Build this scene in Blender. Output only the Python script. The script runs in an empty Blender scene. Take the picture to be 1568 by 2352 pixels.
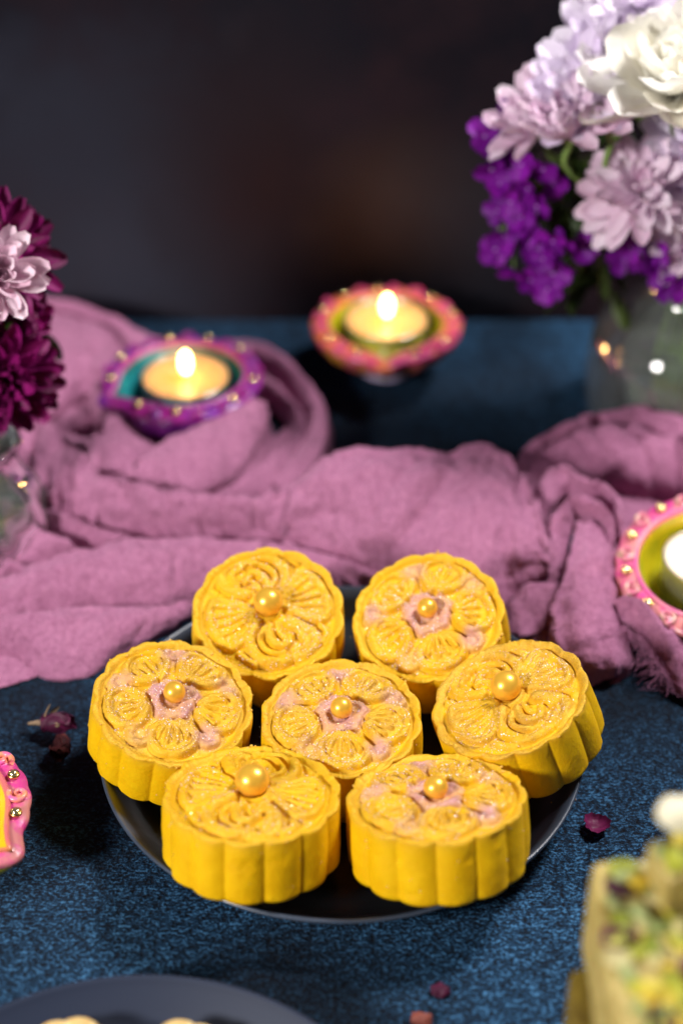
import bpy, math, random
import numpy as np
from mathutils import Matrix, Vector, Euler
S = 0.01                      # all builders below take centimetres
random.seed(7); rng = np.random.default_rng(7)
PI = math.pi
sc = bpy.context.scene
COL = sc.collection

# ------------------------------------------------------------------ camera
PITCH = math.radians(35.924); CAMC = np.array([0.0, -42.19, 41.2]); FPX = 4007.3
cd = bpy.data.cameras.new('camera'); cam = bpy.data.objects.new('camera', cd); COL.objects.link(cam)
cam.location = CAMC * S; cam.rotation_euler = (PI / 2 - PITCH, 0, 0)
cd.sensor_fit = 'VERTICAL'; cd.sensor_height = 36; cd.lens = FPX / 2352 * 36
cd.clip_start = 0.01; cd.clip_end = 20
cd.dof.use_dof = True; cd.dof.focus_distance = 0.556; cd.dof.aperture_fstop = 4.2
sc.camera = cam
DV = np.array([0, math.cos(PITCH), -math.sin(PITCH)]); UV = np.array([0, math.sin(PITCH), math.cos(PITCH)])
def ray(x, y): return DV * FPX + np.array([1.0, 0, 0]) * (x - 784) + UV * (1176 - y)
def at(x, y, z=0.0):          # point of the place seen at (x, y) at height z
    r = ray(x, y); return CAMC + r * ((z - CAMC[2]) / r[2])
def atY(x, y, Y):
    r = ray(x, y); return CAMC + r * ((Y - CAMC[1]) / r[1])
# ------------------------------------------------------------------ world, lamps, exposure
w = bpy.data.worlds.new('World'); sc.world = w; w.use_nodes = True
w.node_tree.nodes['Background'].inputs[0].default_value = (0.55, 0.65, 1.0, 1)
w.node_tree.nodes['Background'].inputs[1].default_value = 0.035
sc.view_settings.view_transform = 'Standard'; sc.view_settings.look = 'None'
sc.view_settings.exposure = 0; sc.view_settings.gamma = 1
sc.cycles.use_denoising = True; sc.cycles.sample_clamp_indirect = 6
sc.cycles.max_bounces = 10; sc.cycles.transmission_bounces = 10; sc.cycles.diffuse_bounces = 4
def area(name, d, dist, size, power, color, target=(0, 0, 2)):
    l = bpy.data.lights.new(name, 'AREA'); l.shape = 'DISK'; l.size = size * S; l.energy = power; l.color = color
    o = bpy.data.objects.new(name, l); COL.objects.link(o)
    d = Vector(d).normalized(); o.location = (Vector(target) + d * dist) * S
    o.rotation_euler = d.to_track_quat('Z', 'Y').to_euler(); return o
area('key_lamp', (0.46, 0.30, 0.84), 88, 20, 12.6, (1.0, 0.965, 0.95))
area('side_lamp', (-0.70, -0.59, 0.50), 110, 20, 15, (1.0, 0.96, 0.93))

# ------------------------------------------------------------------ numpy noise
def _hash(i, j, k, s):
    n = (i * 374761393 + j * 668265263 + k * 2147483647 + s * 1274126177) & 0xffffffff
    n = ((n ^ (n >> 13)) * 1274126177) & 0xffffffff
    return ((n ^ (n >> 16)) & 0xffff) / 32767.5 - 1
def noise(P, s=0):
    P = np.asarray(P, float); I = np.floor(P).astype(np.int64); F = P - I; F = F * F * (3 - 2 * F)
    r = 0
    for a in (0, 1):
        for b in (0, 1):
            for c in (0, 1):
                wt = (F[..., 0] if a else 1 - F[..., 0]) * (F[..., 1] if b else 1 - F[..., 1]) * (F[..., 2] if c else 1 - F[..., 2])
                r = r + wt * _hash(I[..., 0] + a, I[..., 1] + b, I[..., 2] + c, s)
    return r
def fbm(P, s=0, o=4):
    r = 0; a = 1.0
    for k in range(o): r = r + a * noise(P * 2.0 ** k, s + k * 17); a *= .5
    return r

# ------------------------------------------------------------------ mesh helpers
def mesh(name, V, F, mats=None, smooth=True, idx=None, attr=None):
    me = bpy.data.meshes.new(name); V = np.asarray(V, np.float32) * S
    if isinstance(F, np.ndarray):
        me.vertices.add(len(V)); me.vertices.foreach_set('co', V.ravel())
        n = F.shape[1]; me.loops.add(F.size); me.loops.foreach_set('vertex_index', F.ravel().astype(np.int32))
        me.polygons.add(len(F)); me.polygons.foreach_set('loop_start', np.arange(0, F.size, n, dtype=np.int32))
        me.update(calc_edges=True); me.validate()
    else:
        me.from_pydata([tuple(v) for v in V], [], F); me.update()
    if smooth: me.polygons.foreach_set('use_smooth', np.ones(len(me.polygons), bool))
    for m in (mats if isinstance(mats, (list, tuple)) else [mats] if mats else []): me.materials.append(m)
    if idx is not None: me.polygons.foreach_set('material_index', np.asarray(idx, np.int32))
    if attr is not None:
        for k, v in attr.items():
            a = me.attributes.new(k, 'FLOAT', 'POINT'); a.data.foreach_set('value', np.asarray(v, np.float32))
    me.update(); return me
def obj(name, me, parent=None, mat4=None, loc=None, **props):
    o = bpy.data.objects.new(name, me); COL.objects.link(o)
    if parent is not None: o.parent = parent
    if mat4 is not None: o.matrix_basis = mat4
    if loc is not None: o.location = Vector(loc) * S
    for k, v in props.items(): o[k] = v
    return o
def thing(name, label, cat, loc=(0, 0, 0), rot=None, group=None, n=None, spin=0):
    o = bpy.data.objects.new(name, None); COL.objects.link(o); o.empty_display_size = 0.01
    M = Matrix.Translation(Vector(loc) * S)
    if n is not None: M = M @ tilt(n).to_4x4() @ Matrix.Rotation(spin, 4, 'Z')
    elif rot is not None: M = M @ Euler(rot).to_matrix().to_4x4()
    o.matrix_basis = M; o['label'] = label; o['category'] = cat
    if group: o['group'] = group
    return o
def tilt(n):
    return Vector((0, 0, 1)).rotation_difference(Vector(n).normalized()).to_matrix()
def grid_faces(nu, nv, wrap_v=False, wrap_u=False):
    iu = np.arange(nu if wrap_u else nu - 1); iv = np.arange(nv if wrap_v else nv - 1)
    A, B = np.meshgrid(iu, iv, indexing='ij'); A2 = (A + 1) % nu; B2 = (B + 1) % nv
    return np.stack([A * nv + B, A2 * nv + B, A2 * nv + B2, A * nv + B2], -1).reshape(-1, 4)
def lathe(prof, seg=64, fr=None, fz=None):
    prof = np.array(prof, float); a = np.linspace(0, 2 * PI, seg, endpoint=False)
    r = prof[:, 0][:, None] * np.ones(seg); z = prof[:, 1][:, None] * np.ones(seg); A = a[None] * np.ones_like(r)
    if fr is not None: r = fr(r, z, A)
    if fz is not None: z = fz(r, z, A)
    return np.stack([r * np.cos(A), r * np.sin(A), z], -1).reshape(-1, 3), grid_faces(len(prof), seg, True)
def catmull(P, n, closed=False):
    P = np.asarray(P, float)
    d = np.r_[0, np.cumsum(np.linalg.norm(np.diff(P, axis=0), axis=1) ** .5)]; d /= d[-1]
    t = np.linspace(0, 1, n); i = np.clip(np.searchsorted(d, t, 'right') - 1, 0, len(P) - 2)
    u = ((t - d[i]) / (d[i + 1] - d[i]))[:, None]
    Q = np.vstack([2 * P[0] - P[1], P, 2 * P[-1] - P[-2]]); a, b, c, e = Q[i], Q[i + 1], Q[i + 2], Q[i + 3]
    return .5 * ((2 * b) + (c - a) * u + (2 * a - 5 * b + 4 * c - e) * u ** 2 + (3 * b - a - 3 * c + e) * u ** 3)
def tube(P, R, seg=8, cap=True):
    P = np.asarray(P, float); n = len(P); R = np.broadcast_to(np.asarray(R, float), (n,))
    T = np.gradient(P, axis=0); T /= np.linalg.norm(T, axis=1)[:, None] + 1e-9
    ref = np.array([0, 0, 1.0]) if abs(T[0][2]) < .9 else np.array([1.0, 0, 0])
    V = []
    x = np.cross(ref, T[0])
    for k in range(n):
        x = x - T[k] * (x @ T[k]); x /= np.linalg.norm(x) + 1e-9; y = np.cross(T[k], x)
        a = np.linspace(0, 2 * PI, seg, endpoint=False)
        V.append(P[k] + R[k] * (np.cos(a)[:, None] * x + np.sin(a)[:, None] * y))
    V = np.concatenate(V); F = grid_faces(n, seg, True)
    if cap:
        V = np.vstack([V, P[0], P[-1]]); c0, c1 = len(V) - 2, len(V) - 1
        a = np.arange(seg); b = (a + 1) % seg
        F = np.vstack([F, np.stack([b, a, a * 0 + c0, a * 0 + c0], -1)[:, [0, 1, 2, 2]], np.stack([a + (n - 1) * seg, b + (n - 1) * seg, a * 0 + c1, a * 0 + c1], -1)])
        F = [tuple(dict.fromkeys(f)) for f in F.tolist()]
    return V, F
def join(parts):
    V = []; F = []; o = 0
    for v, f in parts:
        V.append(v); F += [tuple(int(i) + o for i in q) for q in f]; o += len(v)
    return np.vstack(V), F
def ico(r=1, c=(0, 0, 0), sc3=(1, 1, 1), n=1):
    import bmesh
    bm = bmesh.new(); bmesh.ops.create_icosphere(bm, subdivisions=n, radius=1)
    V = np.array([v.co[:] for v in bm.verts]); F = [tuple(v.index for v in f.verts) for f in bm.faces]; bm.free()
    return V * r * np.array(sc3) + np.array(c), F

# ------------------------------------------------------------------ materials
class N:
    def __init__(s, name):
        s.m = bpy.data.materials.new(name); s.m.use_nodes = True; s.t = s.m.node_tree
        s.b = s.t.nodes['Principled BSDF']; s.out = s.t.nodes['Material Output']
    def add(s, typ, **kw):
        n = s.t.nodes.new(typ)
        for k, v in kw.items():
            if k.startswith('i_'):
                key = k[2:]; key = int(key) if key.isdigit() else key.replace('_', ' ')
                s.set(n.inputs[key], v)
            else: setattr(n, k, v)
        return n
    def set(s, inp, v):
        if hasattr(v, 'is_output') or isinstance(v, bpy.types.NodeSocket): s.t.links.new(v, inp)
        else:
            if isinstance(v, tuple) and len(v) == 3 and inp.type == 'RGBA': v = v + (1,)
            inp.default_value = v
    def p(s, **kw):
        for k, v in kw.items(): s.set(s.b.inputs[k.replace('_', ' ')], v)
        return s
    def co(s, kind='Object', scale=None):
        c = s.add('ShaderNodeTexCoord').outputs[kind]
        if scale is not None:
            mp = s.add('ShaderNodeMapping'); s.t.links.new(c, mp.inputs[0]); mp.inputs['Scale'].default_value = scale; c = mp.outputs[0]
        return c
    def noise(s, scale, detail=4, rough=.5, co=None, dist=0):   # scale per cm
        n = s.add('ShaderNodeTexNoise', i_Scale=scale / S, i_Detail=detail, i_Roughness=rough, i_Distortion=dist)
        s.t.links.new(co if co is not None else s.co(), n.inputs['Vector']); return n.outputs['Fac']
    def ramp(s, f, stops):
        r = s.add('ShaderNodeValToRGB'); s.set(r.inputs[0], f); e = r.color_ramp.elements
        while len(e) < len(stops): e.new(.5)
        for q, (pos, c) in zip(e, stops): q.position = pos; q.color = (c + (1,)) if isinstance(c, tuple) else (c, c, c, 1)
        return r.outputs[0]
    def mix(s, f, a, b, mode='MIX'):
        n = s.add('ShaderNodeMix', data_type='RGBA', blend_type=mode); s.set(n.inputs[0], f); s.set(n.inputs[6], a); s.set(n.inputs[7], b); return n.outputs[2]
    def math(s, op, a, b=0.0, clamp=False):
        n = s.add('ShaderNodeMath', operation=op, use_clamp=clamp); s.set(n.inputs[0], a); s.set(n.inputs[1], b); return n.outputs[0]
    def bump(s, h, dist, strength=1, normal=None):             # dist in cm
        n = s.add('ShaderNodeBump', i_Strength=strength, i_Distance=dist * S, i_Height=h)
        if normal is not None: s.t.links.new(normal, n.inputs['Normal'])
        return n.outputs[0]
    def attr(s, name): return s.add('ShaderNodeAttribute', attribute_name=name).outputs['Fac']

def plain(name, col, rough=.5, metal=0, **kw):
    n = N(name); n.p(Base_Color=col, Roughness=rough, Metallic=metal); n.p(**kw); return n.m
# table : dark board with blue paint on a leathery relief
n = N('blue_board')
mp = n.co('Object', (1, 1.35, 1))
fine = n.noise(8.0, 4, .6, mp, .2); med = n.noise(2.6, 3, .6, mp); big = n.noise(.10, 3, .55); big2 = n.noise(.035, 2, .5)
h = n.math('ADD', n.math('MULTIPLY', fine, .68), n.math('MULTIPLY', med, .32))
cover = n.ramp(n.math('ADD', n.math('MULTIPLY', big, .6), n.math('MULTIPLY', big2, .4)), [(.38, .12), (.56, 1.0)])
spots = None                                     # black areas of the board, with shade by plate and back lamp painted in
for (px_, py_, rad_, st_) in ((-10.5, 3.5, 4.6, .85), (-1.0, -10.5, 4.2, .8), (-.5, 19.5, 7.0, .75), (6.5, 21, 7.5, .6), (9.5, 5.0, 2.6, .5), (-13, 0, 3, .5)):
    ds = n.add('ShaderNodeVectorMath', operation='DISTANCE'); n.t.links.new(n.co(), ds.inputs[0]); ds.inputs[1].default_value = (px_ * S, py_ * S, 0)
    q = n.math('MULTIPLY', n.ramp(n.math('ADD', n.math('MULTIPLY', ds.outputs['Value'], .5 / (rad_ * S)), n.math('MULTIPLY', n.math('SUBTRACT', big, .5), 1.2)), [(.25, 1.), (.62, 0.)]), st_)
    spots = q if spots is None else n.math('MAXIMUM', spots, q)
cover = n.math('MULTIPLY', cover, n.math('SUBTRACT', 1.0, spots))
paint = n.ramp(h, [(.41, 0.0), (.58, 1.0)])
blue = n.mix(n.ramp(h, [(.5, 0.), (.66, 1.)]), (.012, .055, .125), (.075, .23, .45))
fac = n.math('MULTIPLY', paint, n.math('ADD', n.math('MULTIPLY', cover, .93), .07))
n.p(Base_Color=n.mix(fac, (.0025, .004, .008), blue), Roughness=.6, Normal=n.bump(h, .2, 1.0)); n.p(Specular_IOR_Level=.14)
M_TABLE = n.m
n = N('dark_backdrop'); c = n.noise(.045, 4, .55, None, .4); c2 = n.noise(.13, 5, .6)
col = n.mix(n.ramp(c, [(.42, 0.), (.62, 1.)]), (.0022, .0020, .0032), (.0085, .0078, .012))
col = n.mix(n.ramp(c2, [(.42, 0.), (.68, .8)]), col, (.026, .014, .018))
for (px_, pz_, rad_, cc_, st_) in ((-11, 3.5, 8, (.050, .050, .070), .8), (-12, 8, 7, (.022, .024, .036), .7), (-4, 10, 6, (.018, .016, .022), .7), (-3.5, 6.5, 5, (.022, .010, .010), .8), (2.2, 5.5, 4, (.05, .026, .018), .7), (6.5, 4, 5, (.026, .024, .032), .7)):  # wall mottling, with lamp light at left and candle glow painted in
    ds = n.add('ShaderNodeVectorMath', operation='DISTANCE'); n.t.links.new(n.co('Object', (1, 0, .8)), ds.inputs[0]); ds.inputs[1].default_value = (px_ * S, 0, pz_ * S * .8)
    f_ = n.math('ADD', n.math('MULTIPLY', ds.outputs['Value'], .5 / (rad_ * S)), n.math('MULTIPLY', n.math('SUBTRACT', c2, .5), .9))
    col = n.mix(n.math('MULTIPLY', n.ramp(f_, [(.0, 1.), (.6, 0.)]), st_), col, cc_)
n.p(Base_Color=col, Roughness=.85, Specular_IOR_Level=.04, Normal=n.bump(n.noise(2, 4, .6), .03, .3)); M_WALL = n.m
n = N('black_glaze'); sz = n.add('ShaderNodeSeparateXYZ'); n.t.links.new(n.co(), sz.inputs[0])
edge = n.ramp(n.math('MULTIPLY', sz.outputs[2], 1 / (2 * S)), [(.62, 0.), (.74, 1.)])  # bluish-grey rim highlight painted into the glaze colour by height
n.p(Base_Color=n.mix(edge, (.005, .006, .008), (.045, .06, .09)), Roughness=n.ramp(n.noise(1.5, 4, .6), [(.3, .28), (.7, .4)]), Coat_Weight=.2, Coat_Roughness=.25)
n.p(Normal=n.bump(n.noise(3, 3), .01, .25)); M_PLATE = n.m
n = N('navy_glaze'); n.p(Base_Color=(.016, .024, .05), Roughness=.62, Specular_IOR_Level=.3); M_PLATE2 = n.m
# cake dough
def dough(name, seed):
    n = N(name); dust = n.attr('dust'); pink = n.attr('pink')
    o = n.add('ShaderNodeMapping'); n.t.links.new(n.co(), o.inputs[0]); o.inputs['Location'].default_value = (seed * .37, seed * .11, 0)
    v = o.outputs[0]
    g = n.noise(1.1, 4, .6, v); sp = n.noise(26, 2, .7, v); sp2 = n.noise(60, 2, .5, v)
    yel = n.mix(n.ramp(g, [(.35, 0.), (.7, 1.)]), (.75, .415, .001), (.83, .495, .003))
    f = n.math('MULTIPLY', dust, n.ramp(n.math('ADD', n.math('MULTIPLY', g, .55), n.math('MULTIPLY', sp, .45)), [(.37, .12), (.56, 1.)]))
    gold = n.mix(n.ramp(sp2, [(.42, 0.), (.62, 1.)]), (.42, .22, .012), (.80, .50, .12))
    c = n.mix(n.math('MULTIPLY', f, .88), yel, gold)
    c = n.mix(n.math('MULTIPLY', pink, n.ramp(sp, [(.3, .6), (.7, 1.)])), c, (.54, .27, .35))
    bp = n.bump(n.noise(9, 5, .65, v), .05, .5, n.bump(n.noise(34, 2, .6, v), .03, n.math('ADD', n.math('MULTIPLY', dust, .6), .08)))
    n.p(Base_Color=c, Roughness=n.math('SUBTRACT', .52, n.math('MULTIPLY', dust, .12)), Normal=bp, Subsurface_Weight=.18, Subsurface_Scale=.0025, Subsurface_Radius=(1, .55, .1))
    n.p(Specular_IOR_Level=.22, Metallic=n.math('MULTIPLY', f, .4)); return n.m
n = N('golden_pearl'); n.p(Base_Color=(.90, .50, .05), Metallic=.45, Roughness=.34, Coat_Weight=.5, Coat_Roughness=.14)
n.p(Normal=n.bump(n.noise(30, 2), .004, .2)); M_PEARL = n.m
M_GL = [plain('glitter_white', (.95, .93, 1.0), .35, .15), plain('glitter_gold', (1.0, .78, .38), .3, .3), plain('glitter_lilac', (.80, .66, 1.0), .35, .15)]
# cloth
n = N('mauve_gauze'); v = n.co()
wv = n.add('ShaderNodeTexWave', i_Scale=9 / S / 6.28 * 3, bands_direction='X'); n.t.links.new(v, wv.inputs[0]); n.set(wv.inputs['Distortion'], 2.5)
wy = n.add('ShaderNodeTexWave', i_Scale=9 / S / 6.28 * 3, bands_direction='Y'); n.t.links.new(v, wy.inputs[0]); n.set(wy.inputs['Distortion'], 2.5)
cr = n.noise(5.5, 4, .65, n.co('Object', (1, .7, 1)), .6); th = n.noise(22, 3, .6)
wh = n.math('MULTIPLY', wv.outputs[1], wy.outputs[1])
bp = n.bump(cr, .14, .8, n.bump(th, .05, .8, n.bump(wh, .03, .5)))
c = n.mix(n.ramp(n.math('ADD', n.math('MULTIPLY', th, .6), n.math('MULTIPLY', cr, .4)), [(.38, 0.), (.62, 1.)]), (.31, .096, .205), (.63, .262, .435))
n.p(Base_Color=c, Roughness=.85, Normal=bp, Specular_IOR_Level=.15, Sheen_Weight=.15, Sheen_Roughness=.5, Sheen_Tint=(1, .75, .95))
tr = n.add('ShaderNodeBsdfTranslucent', i_Color=(.50, .14, .22)); mx = n.add('ShaderNodeMixShader', i_0=.12)
n.t.links.new(n.b.outputs[0], mx.inputs[1]); n.t.links.new(tr.outputs[0], mx.inputs[2]); n.t.links.new(mx.outputs[0], n.out.inputs[0]); M_CLOTH = n.m
# petals, leaves
def petal_mat(name, c1, c2, rough=.55, streak=3, trans=.25):
    n = N(name); v = n.co('Object', (.6, streak, 1)); f = n.noise(2.5, 3, .5, v)
    info = n.add('ShaderNodeObjectInfo').outputs['Random']
    c = n.mix(n.ramp(n.math('ADD', n.math('MULTIPLY', f, .6), n.math('MULTIPLY', info, .4)), [(.25, 0.), (.75, 1.)]), c1, c2)
    n.p(Base_Color=c, Roughness=rough, Normal=n.bump(f, .03, .5), Specular_IOR_Level=.3)
    tr = n.add('ShaderNodeBsdfTranslucent', i_Color=c); mx = n.add('ShaderNodeMixShader', i_0=trans)
    n.t.links.new(n.b.outputs[0], mx.inputs[1]); n.t.links.new(tr.outputs[0], mx.inputs[2]); n.t.links.new(mx.outputs[0], n.out.inputs[0]); return n.m
M_PINKP = petal_mat('pale_pink_petal', (.78, .54, .70), (.95, .84, .93))
M_LILACP = petal_mat('pale_lilac_petal', (.78, .66, .86), (.95, .89, .97))
M_WHITEP = petal_mat('ivory_petal', (.90, .87, .76), (.95, .94, .90), trans=.3)
M_PURPLE = petal_mat('violet_petal', (.12, .002, .20), (.26, .005, .37), trans=.2)
M_MAROON = petal_mat('maroon_petal', (.10, .001, .045), (.30, .007, .16), trans=.2)
M_BLUSH = petal_mat('blush_petal', (.72, .45, .58), (.88, .72, .80))
M_LEAF = petal_mat('dark_leaf', (.012, .030, .006), (.055, .085, .012), .5, 4, .2)
M_STEM = plain('green_stem', (.16, .26, .06), .5)
M_CENTRE = plain('flower_centre', (.28, .30, .05), .7)
# glass and water
n = N('clear_glass'); n.p(Base_Color=(.78, .82, .80), Roughness=.02, Transmission_Weight=.95, IOR=1.45); M_GLASS = n.m
n = N('vase_water'); n.p(Base_Color=(.90, .95, .88), Roughness=.0, Transmission_Weight=.88, IOR=1.33, Specular_IOR_Level=.5); n.p(Base_Color=(.72, .80, .68)); M_WATER = n.m
# candle
n = N('warm_wax'); n.p(Base_Color=(.84, .47, .17), Roughness=.35, Subsurface_Weight=.5, Subsurface_Scale=.004, Subsurface_Radius=(1, .55, .2)); M_WAX = n.m
n = N('ivory_wax'); n.p(Base_Color=(.90, .84, .68), Roughness=.35, Subsurface_Weight=.5, Subsurface_Scale=.004, Subsurface_Radius=(1, .7, .4)); M_WAX2 = n.m
M_CUP = plain('tealight_tin', (.62, .64, .60), .28, .9)
M_WICK = plain('burnt_wick', (.02, .015, .01), .9)
def flame_mat(s):
    n = N('flame'); n.p(Base_Color=(0, 0, 0), Emission_Color=(1, .52, .17), Emission_Strength=s); return n.m
M_FLAME = flame_mat(30)
M_GOLD = plain('gold_setting', (.80, .55, .18), .25, 1)
M_STONE = plain('champagne_stone', (.95, .80, .42), .12, .9)

# ------------------------------------------------------------------ setting
V = np.array([(-90, -75, 0), (90, -75, 0), (90, 30.2, 0), (-90, 30.2, 0), (-90, -75, -2), (90, -75, -2), (90, 30.2, -2), (-90, 30.2, -2)], float)
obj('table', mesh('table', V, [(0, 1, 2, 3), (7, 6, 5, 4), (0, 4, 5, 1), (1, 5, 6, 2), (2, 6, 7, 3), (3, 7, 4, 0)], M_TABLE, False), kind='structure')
V = np.array([(-90, 30.4, -2), (90, 30.4, -2), (90, 30.4, 75), (-90, 30.4, 75), (-90, 31.4, -2), (90, 31.4, -2), (90, 31.4, 75), (-90, 31.4, 75)], float)
obj('wall', mesh('wall', V, [(0, 1, 2, 3), (7, 6, 5, 4), (0, 4, 5, 1), (1, 5, 6, 2), (2, 6, 7, 3), (3, 7, 4, 0)], M_WALL, False), kind='structure')

# ------------------------------------------------------------------ plates
def plate_mesh(R, mat, rim=1.5):
    k = R / 7.92
    pr = [(0.01, .1), (4.6, .1), (4.9, 0), (5.3, 0), (5.5, .12), (6.8, .55), (7.45, 1.0), (7.80, rim - .12), (7.90, rim - .03), (7.92, rim + .03), (7.86, rim + .08), (7.78, rim + .04),
          (7.66, rim - .1), (7.30, rim - .45), (6.9, rim - .8), (6.3, .50), (5.5, .36), (3, .33), (.01, .33)]
    pr = catmull(np.array(pr), 90)
    V, F = lathe(pr * np.array([k, 1]), 160); V[:, 2] += fbm(V * .25, 5, 2) * .012
    return mesh('plate', V, F, mat)
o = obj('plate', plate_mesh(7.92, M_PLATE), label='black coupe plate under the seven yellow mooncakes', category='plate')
o = obj('plate', plate_mesh(7.75, M_PLATE2, 1.55), loc=(-5.5, -17.6, 0), label='dark navy plate with pale cookies cut off by the lower left edge', category='plate')

# ------------------------------------------------------------------ mooncakes
RC, HC = 2.62, 2.10
GN = 340
gx = np.linspace(-1, 1, GN); GX, GY = np.meshgrid(gx, gx, indexing='ij')
def stroke(H, pts, wd, ht, closed=False):
    P = catmull(np.array(pts, float), max(10, len(pts) * 5)) if len(pts) > 2 else np.array(pts, float)
    lo = P.min(0) - wd; hi = P.max(0) + wd
    m = (GX > lo[0]) & (GX < hi[0]) & (GY > lo[1]) & (GY < hi[1]); x = GX[m]; y = GY[m]
    d = np.full(x.shape, 9.)
    for a, b in zip(P[:-1], P[1:]):
        e = b - a; L = e @ e + 1e-12; t = np.clip(((x - a[0]) * e[0] + (y - a[1]) * e[1]) / L, 0, 1)
        d = np.minimum(d, np.hypot(x - a[0] - t * e[0], y - a[1] - t * e[1]))
    v = ht * np.sqrt(np.clip(1 - (d / wd) ** 2, 0, 1)); H[m] = np.maximum(H[m], v)
def pol(r, a): return (r * math.cos(a), r * math.sin(a))
def fan_pattern():
    H = np.zeros_like(GX); Pk = np.zeros_like(GX)
    for a0, a1 in ((math.radians(168), math.radians(232)), (math.radians(-14), math.radians(48))):
        c = (a0 + a1) / 2
        A = np.arctan2(GY, GX); dA = np.abs((A - c + PI) % (2 * PI) - PI); R = np.hypot(GX, GY)
        m = (dA < (a1 - a0) / 2) & (R > .16) & (R < .80); H[m] = np.maximum(H[m], .05 * 1)
        out = [pol(.17, c)] + [pol(.45, a0), pol(.74, a0)] + [pol(.81, a0 + (a1 - a0) * k / 6) for k in range(1, 6)] + [pol(.74, a1), pol(.45, a1), pol(.17, c)]
        stroke(H, out, .062, .185)
        for k in range(5):
            a = a0 + (a1 - a0) * (k + .5) / 5
            stroke(H, [pol(.22, c + (a - c) * .8), pol(.5, a), pol(.73, a)], .046, .16)
    for rot in (0, PI):
        def q(L): return [(x * math.cos(rot) - y * math.sin(rot), x * math.sin(rot) + y * math.cos(rot)) for x, y in L]
        stroke(H, q([(-.15, -.22), (-.25, -.42), (-.22, -.62), (-.08, -.79), (.12, -.84), (.26, -.78)]), .085, .215)
        stroke(H, q([(-.05, -.32), (-.11, -.48), (-.04, -.62), (.12, -.70), (.22, -.68)]), .05, .175)
        stroke(H, q([(.03, -.28), (.03, -.42), (.12, -.55), (.25, -.55), (.30, -.42)]), .065, .20)
        stroke(H, q([(.12, -.24), (.15, -.36), (.22, -.42)]), .035, .13)
        stroke(H, q([(.30, -.22), (.48, -.30), (.62, -.45), (.60, -.62), (.46, -.75), (.36, -.72)]), .085, .215)
        stroke(H, q([(.42, -.36), (.50, -.48), (.48, -.60), (.40, -.62)]), .05, .15)
        stroke(H, q([(.70, -.28), (.78, -.36), (.72, -.52)]), .05, .12)
        stroke(H, q([(-.40, -.70), (-.28, -.80), (-.18, -.86)]), .05, .12)
    a = np.linspace(0, 2 * PI, 25); stroke(H, [pol(.165, t) for t in a], .05, .12)
    dent = np.exp(-(np.hypot(GX, GY) / .14) ** 4); H = H * (1 - dent) - .0 * dent
    return H, Pk
def bloom_pattern():
    H = np.zeros_like(GX); Pk = np.zeros_like(GX); R = np.hypot(GX, GY); A = np.arctan2(GY, GX)
    for k in range(5):
        th = -PI / 2 + k * 2 * PI / 5
        def q(L): return [(a * math.cos(th) - b * math.sin(th), a * math.sin(th) + b * math.cos(th)) for a, b in L]
        a_ = GX * math.cos(th) + GY * math.sin(th); b_ = -GX * math.sin(th) + GY * math.cos(th)
        e = ((a_ - .62) / .28) ** 2 + (b_ / .31) ** 2; H = np.maximum(H, np.where(e < 1, .10 * np.sqrt(np.clip(1 - e, 0, 1)), 0))
        stroke(H, q([(.37, -.07), (.46, -.21), (.60, -.30), (.75, -.25), (.85, -.10), (.86, .08), (.76, .25), (.60, .30), (.46, .21), (.37, .07)]), .066, .205)
        for j, b in enumerate((-.165, -.055, .055, .165)):
            stroke(H, q([(.38, b * .3), (.54, b), (.72 - abs(b) * .6, b * 1.15)]), .043, .20)
        t2 = th + PI / 5; c = pol(.74, t2)
        stroke(H, [(c[0] + .115 * math.cos(t2 + s), c[1] + .115 * math.sin(t2 + s)) for s in np.linspace(-2.0, 2.0, 9)], .06, .15)
        dd = np.hypot(GX - c[0], GY - c[1]); Pk = np.maximum(Pk, np.clip(1.6 - dd / .14, 0, 1) * (1.0, .55, .95, .8, .35)[k])
        H = np.maximum(H, np.where(dd < .1, .06, 0)); 
    lobe = .33 + .028 * np.cos(5 * (A + PI / 2 + PI / 5)) + .02 * np.sin(3 * A + 1) + .012 * np.sin(11 * A)
    H = np.where(R < lobe, (.075 + .08 * np.exp(-((lobe - R - .07) / .06) ** 2) - .07 * np.exp(-((R - .12) / .05) ** 2)) * np.clip((lobe - R) / .03, 0, 1) ** .5, H)
    Pk = np.maximum(Pk, np.clip((lobe + .03 - R) / .05, 0, 1))
    return H, Pk
def blur(H, k=1):
    for _ in range(k):
        H = (H + np.roll(H, 1, 0) + np.roll(H, -1, 0) + np.roll(H, 1, 1) + np.roll(H, -1, 1)) / 5
    return H
PAT = {}
for nm, f in (('fan', fan_pattern), ('bloom', bloom_pattern)):
    H, Pk = f(); PAT[nm] = (blur(H, 3), blur(Pk, 8))
def samp(G, u, v):
    x = np.clip((u + 1) / 2 * (GN - 1), 0, GN - 1.001); y = np.clip((v + 1) / 2 * (GN - 1), 0, GN - 1.001)
    i = x.astype(int); j = y.astype(int); a = x - i; b = y - j
    return G[i, j] * (1 - a) * (1 - b) + G[i + 1, j] * a * (1 - b) + G[i, j + 1] * (1 - a) * b + G[i + 1, j + 1] * a * b
def outline(A, lobes=14):
    return 1 - .050 * (1 - np.abs(np.sin(lobes / 2 * A)) ** .8)
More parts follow.
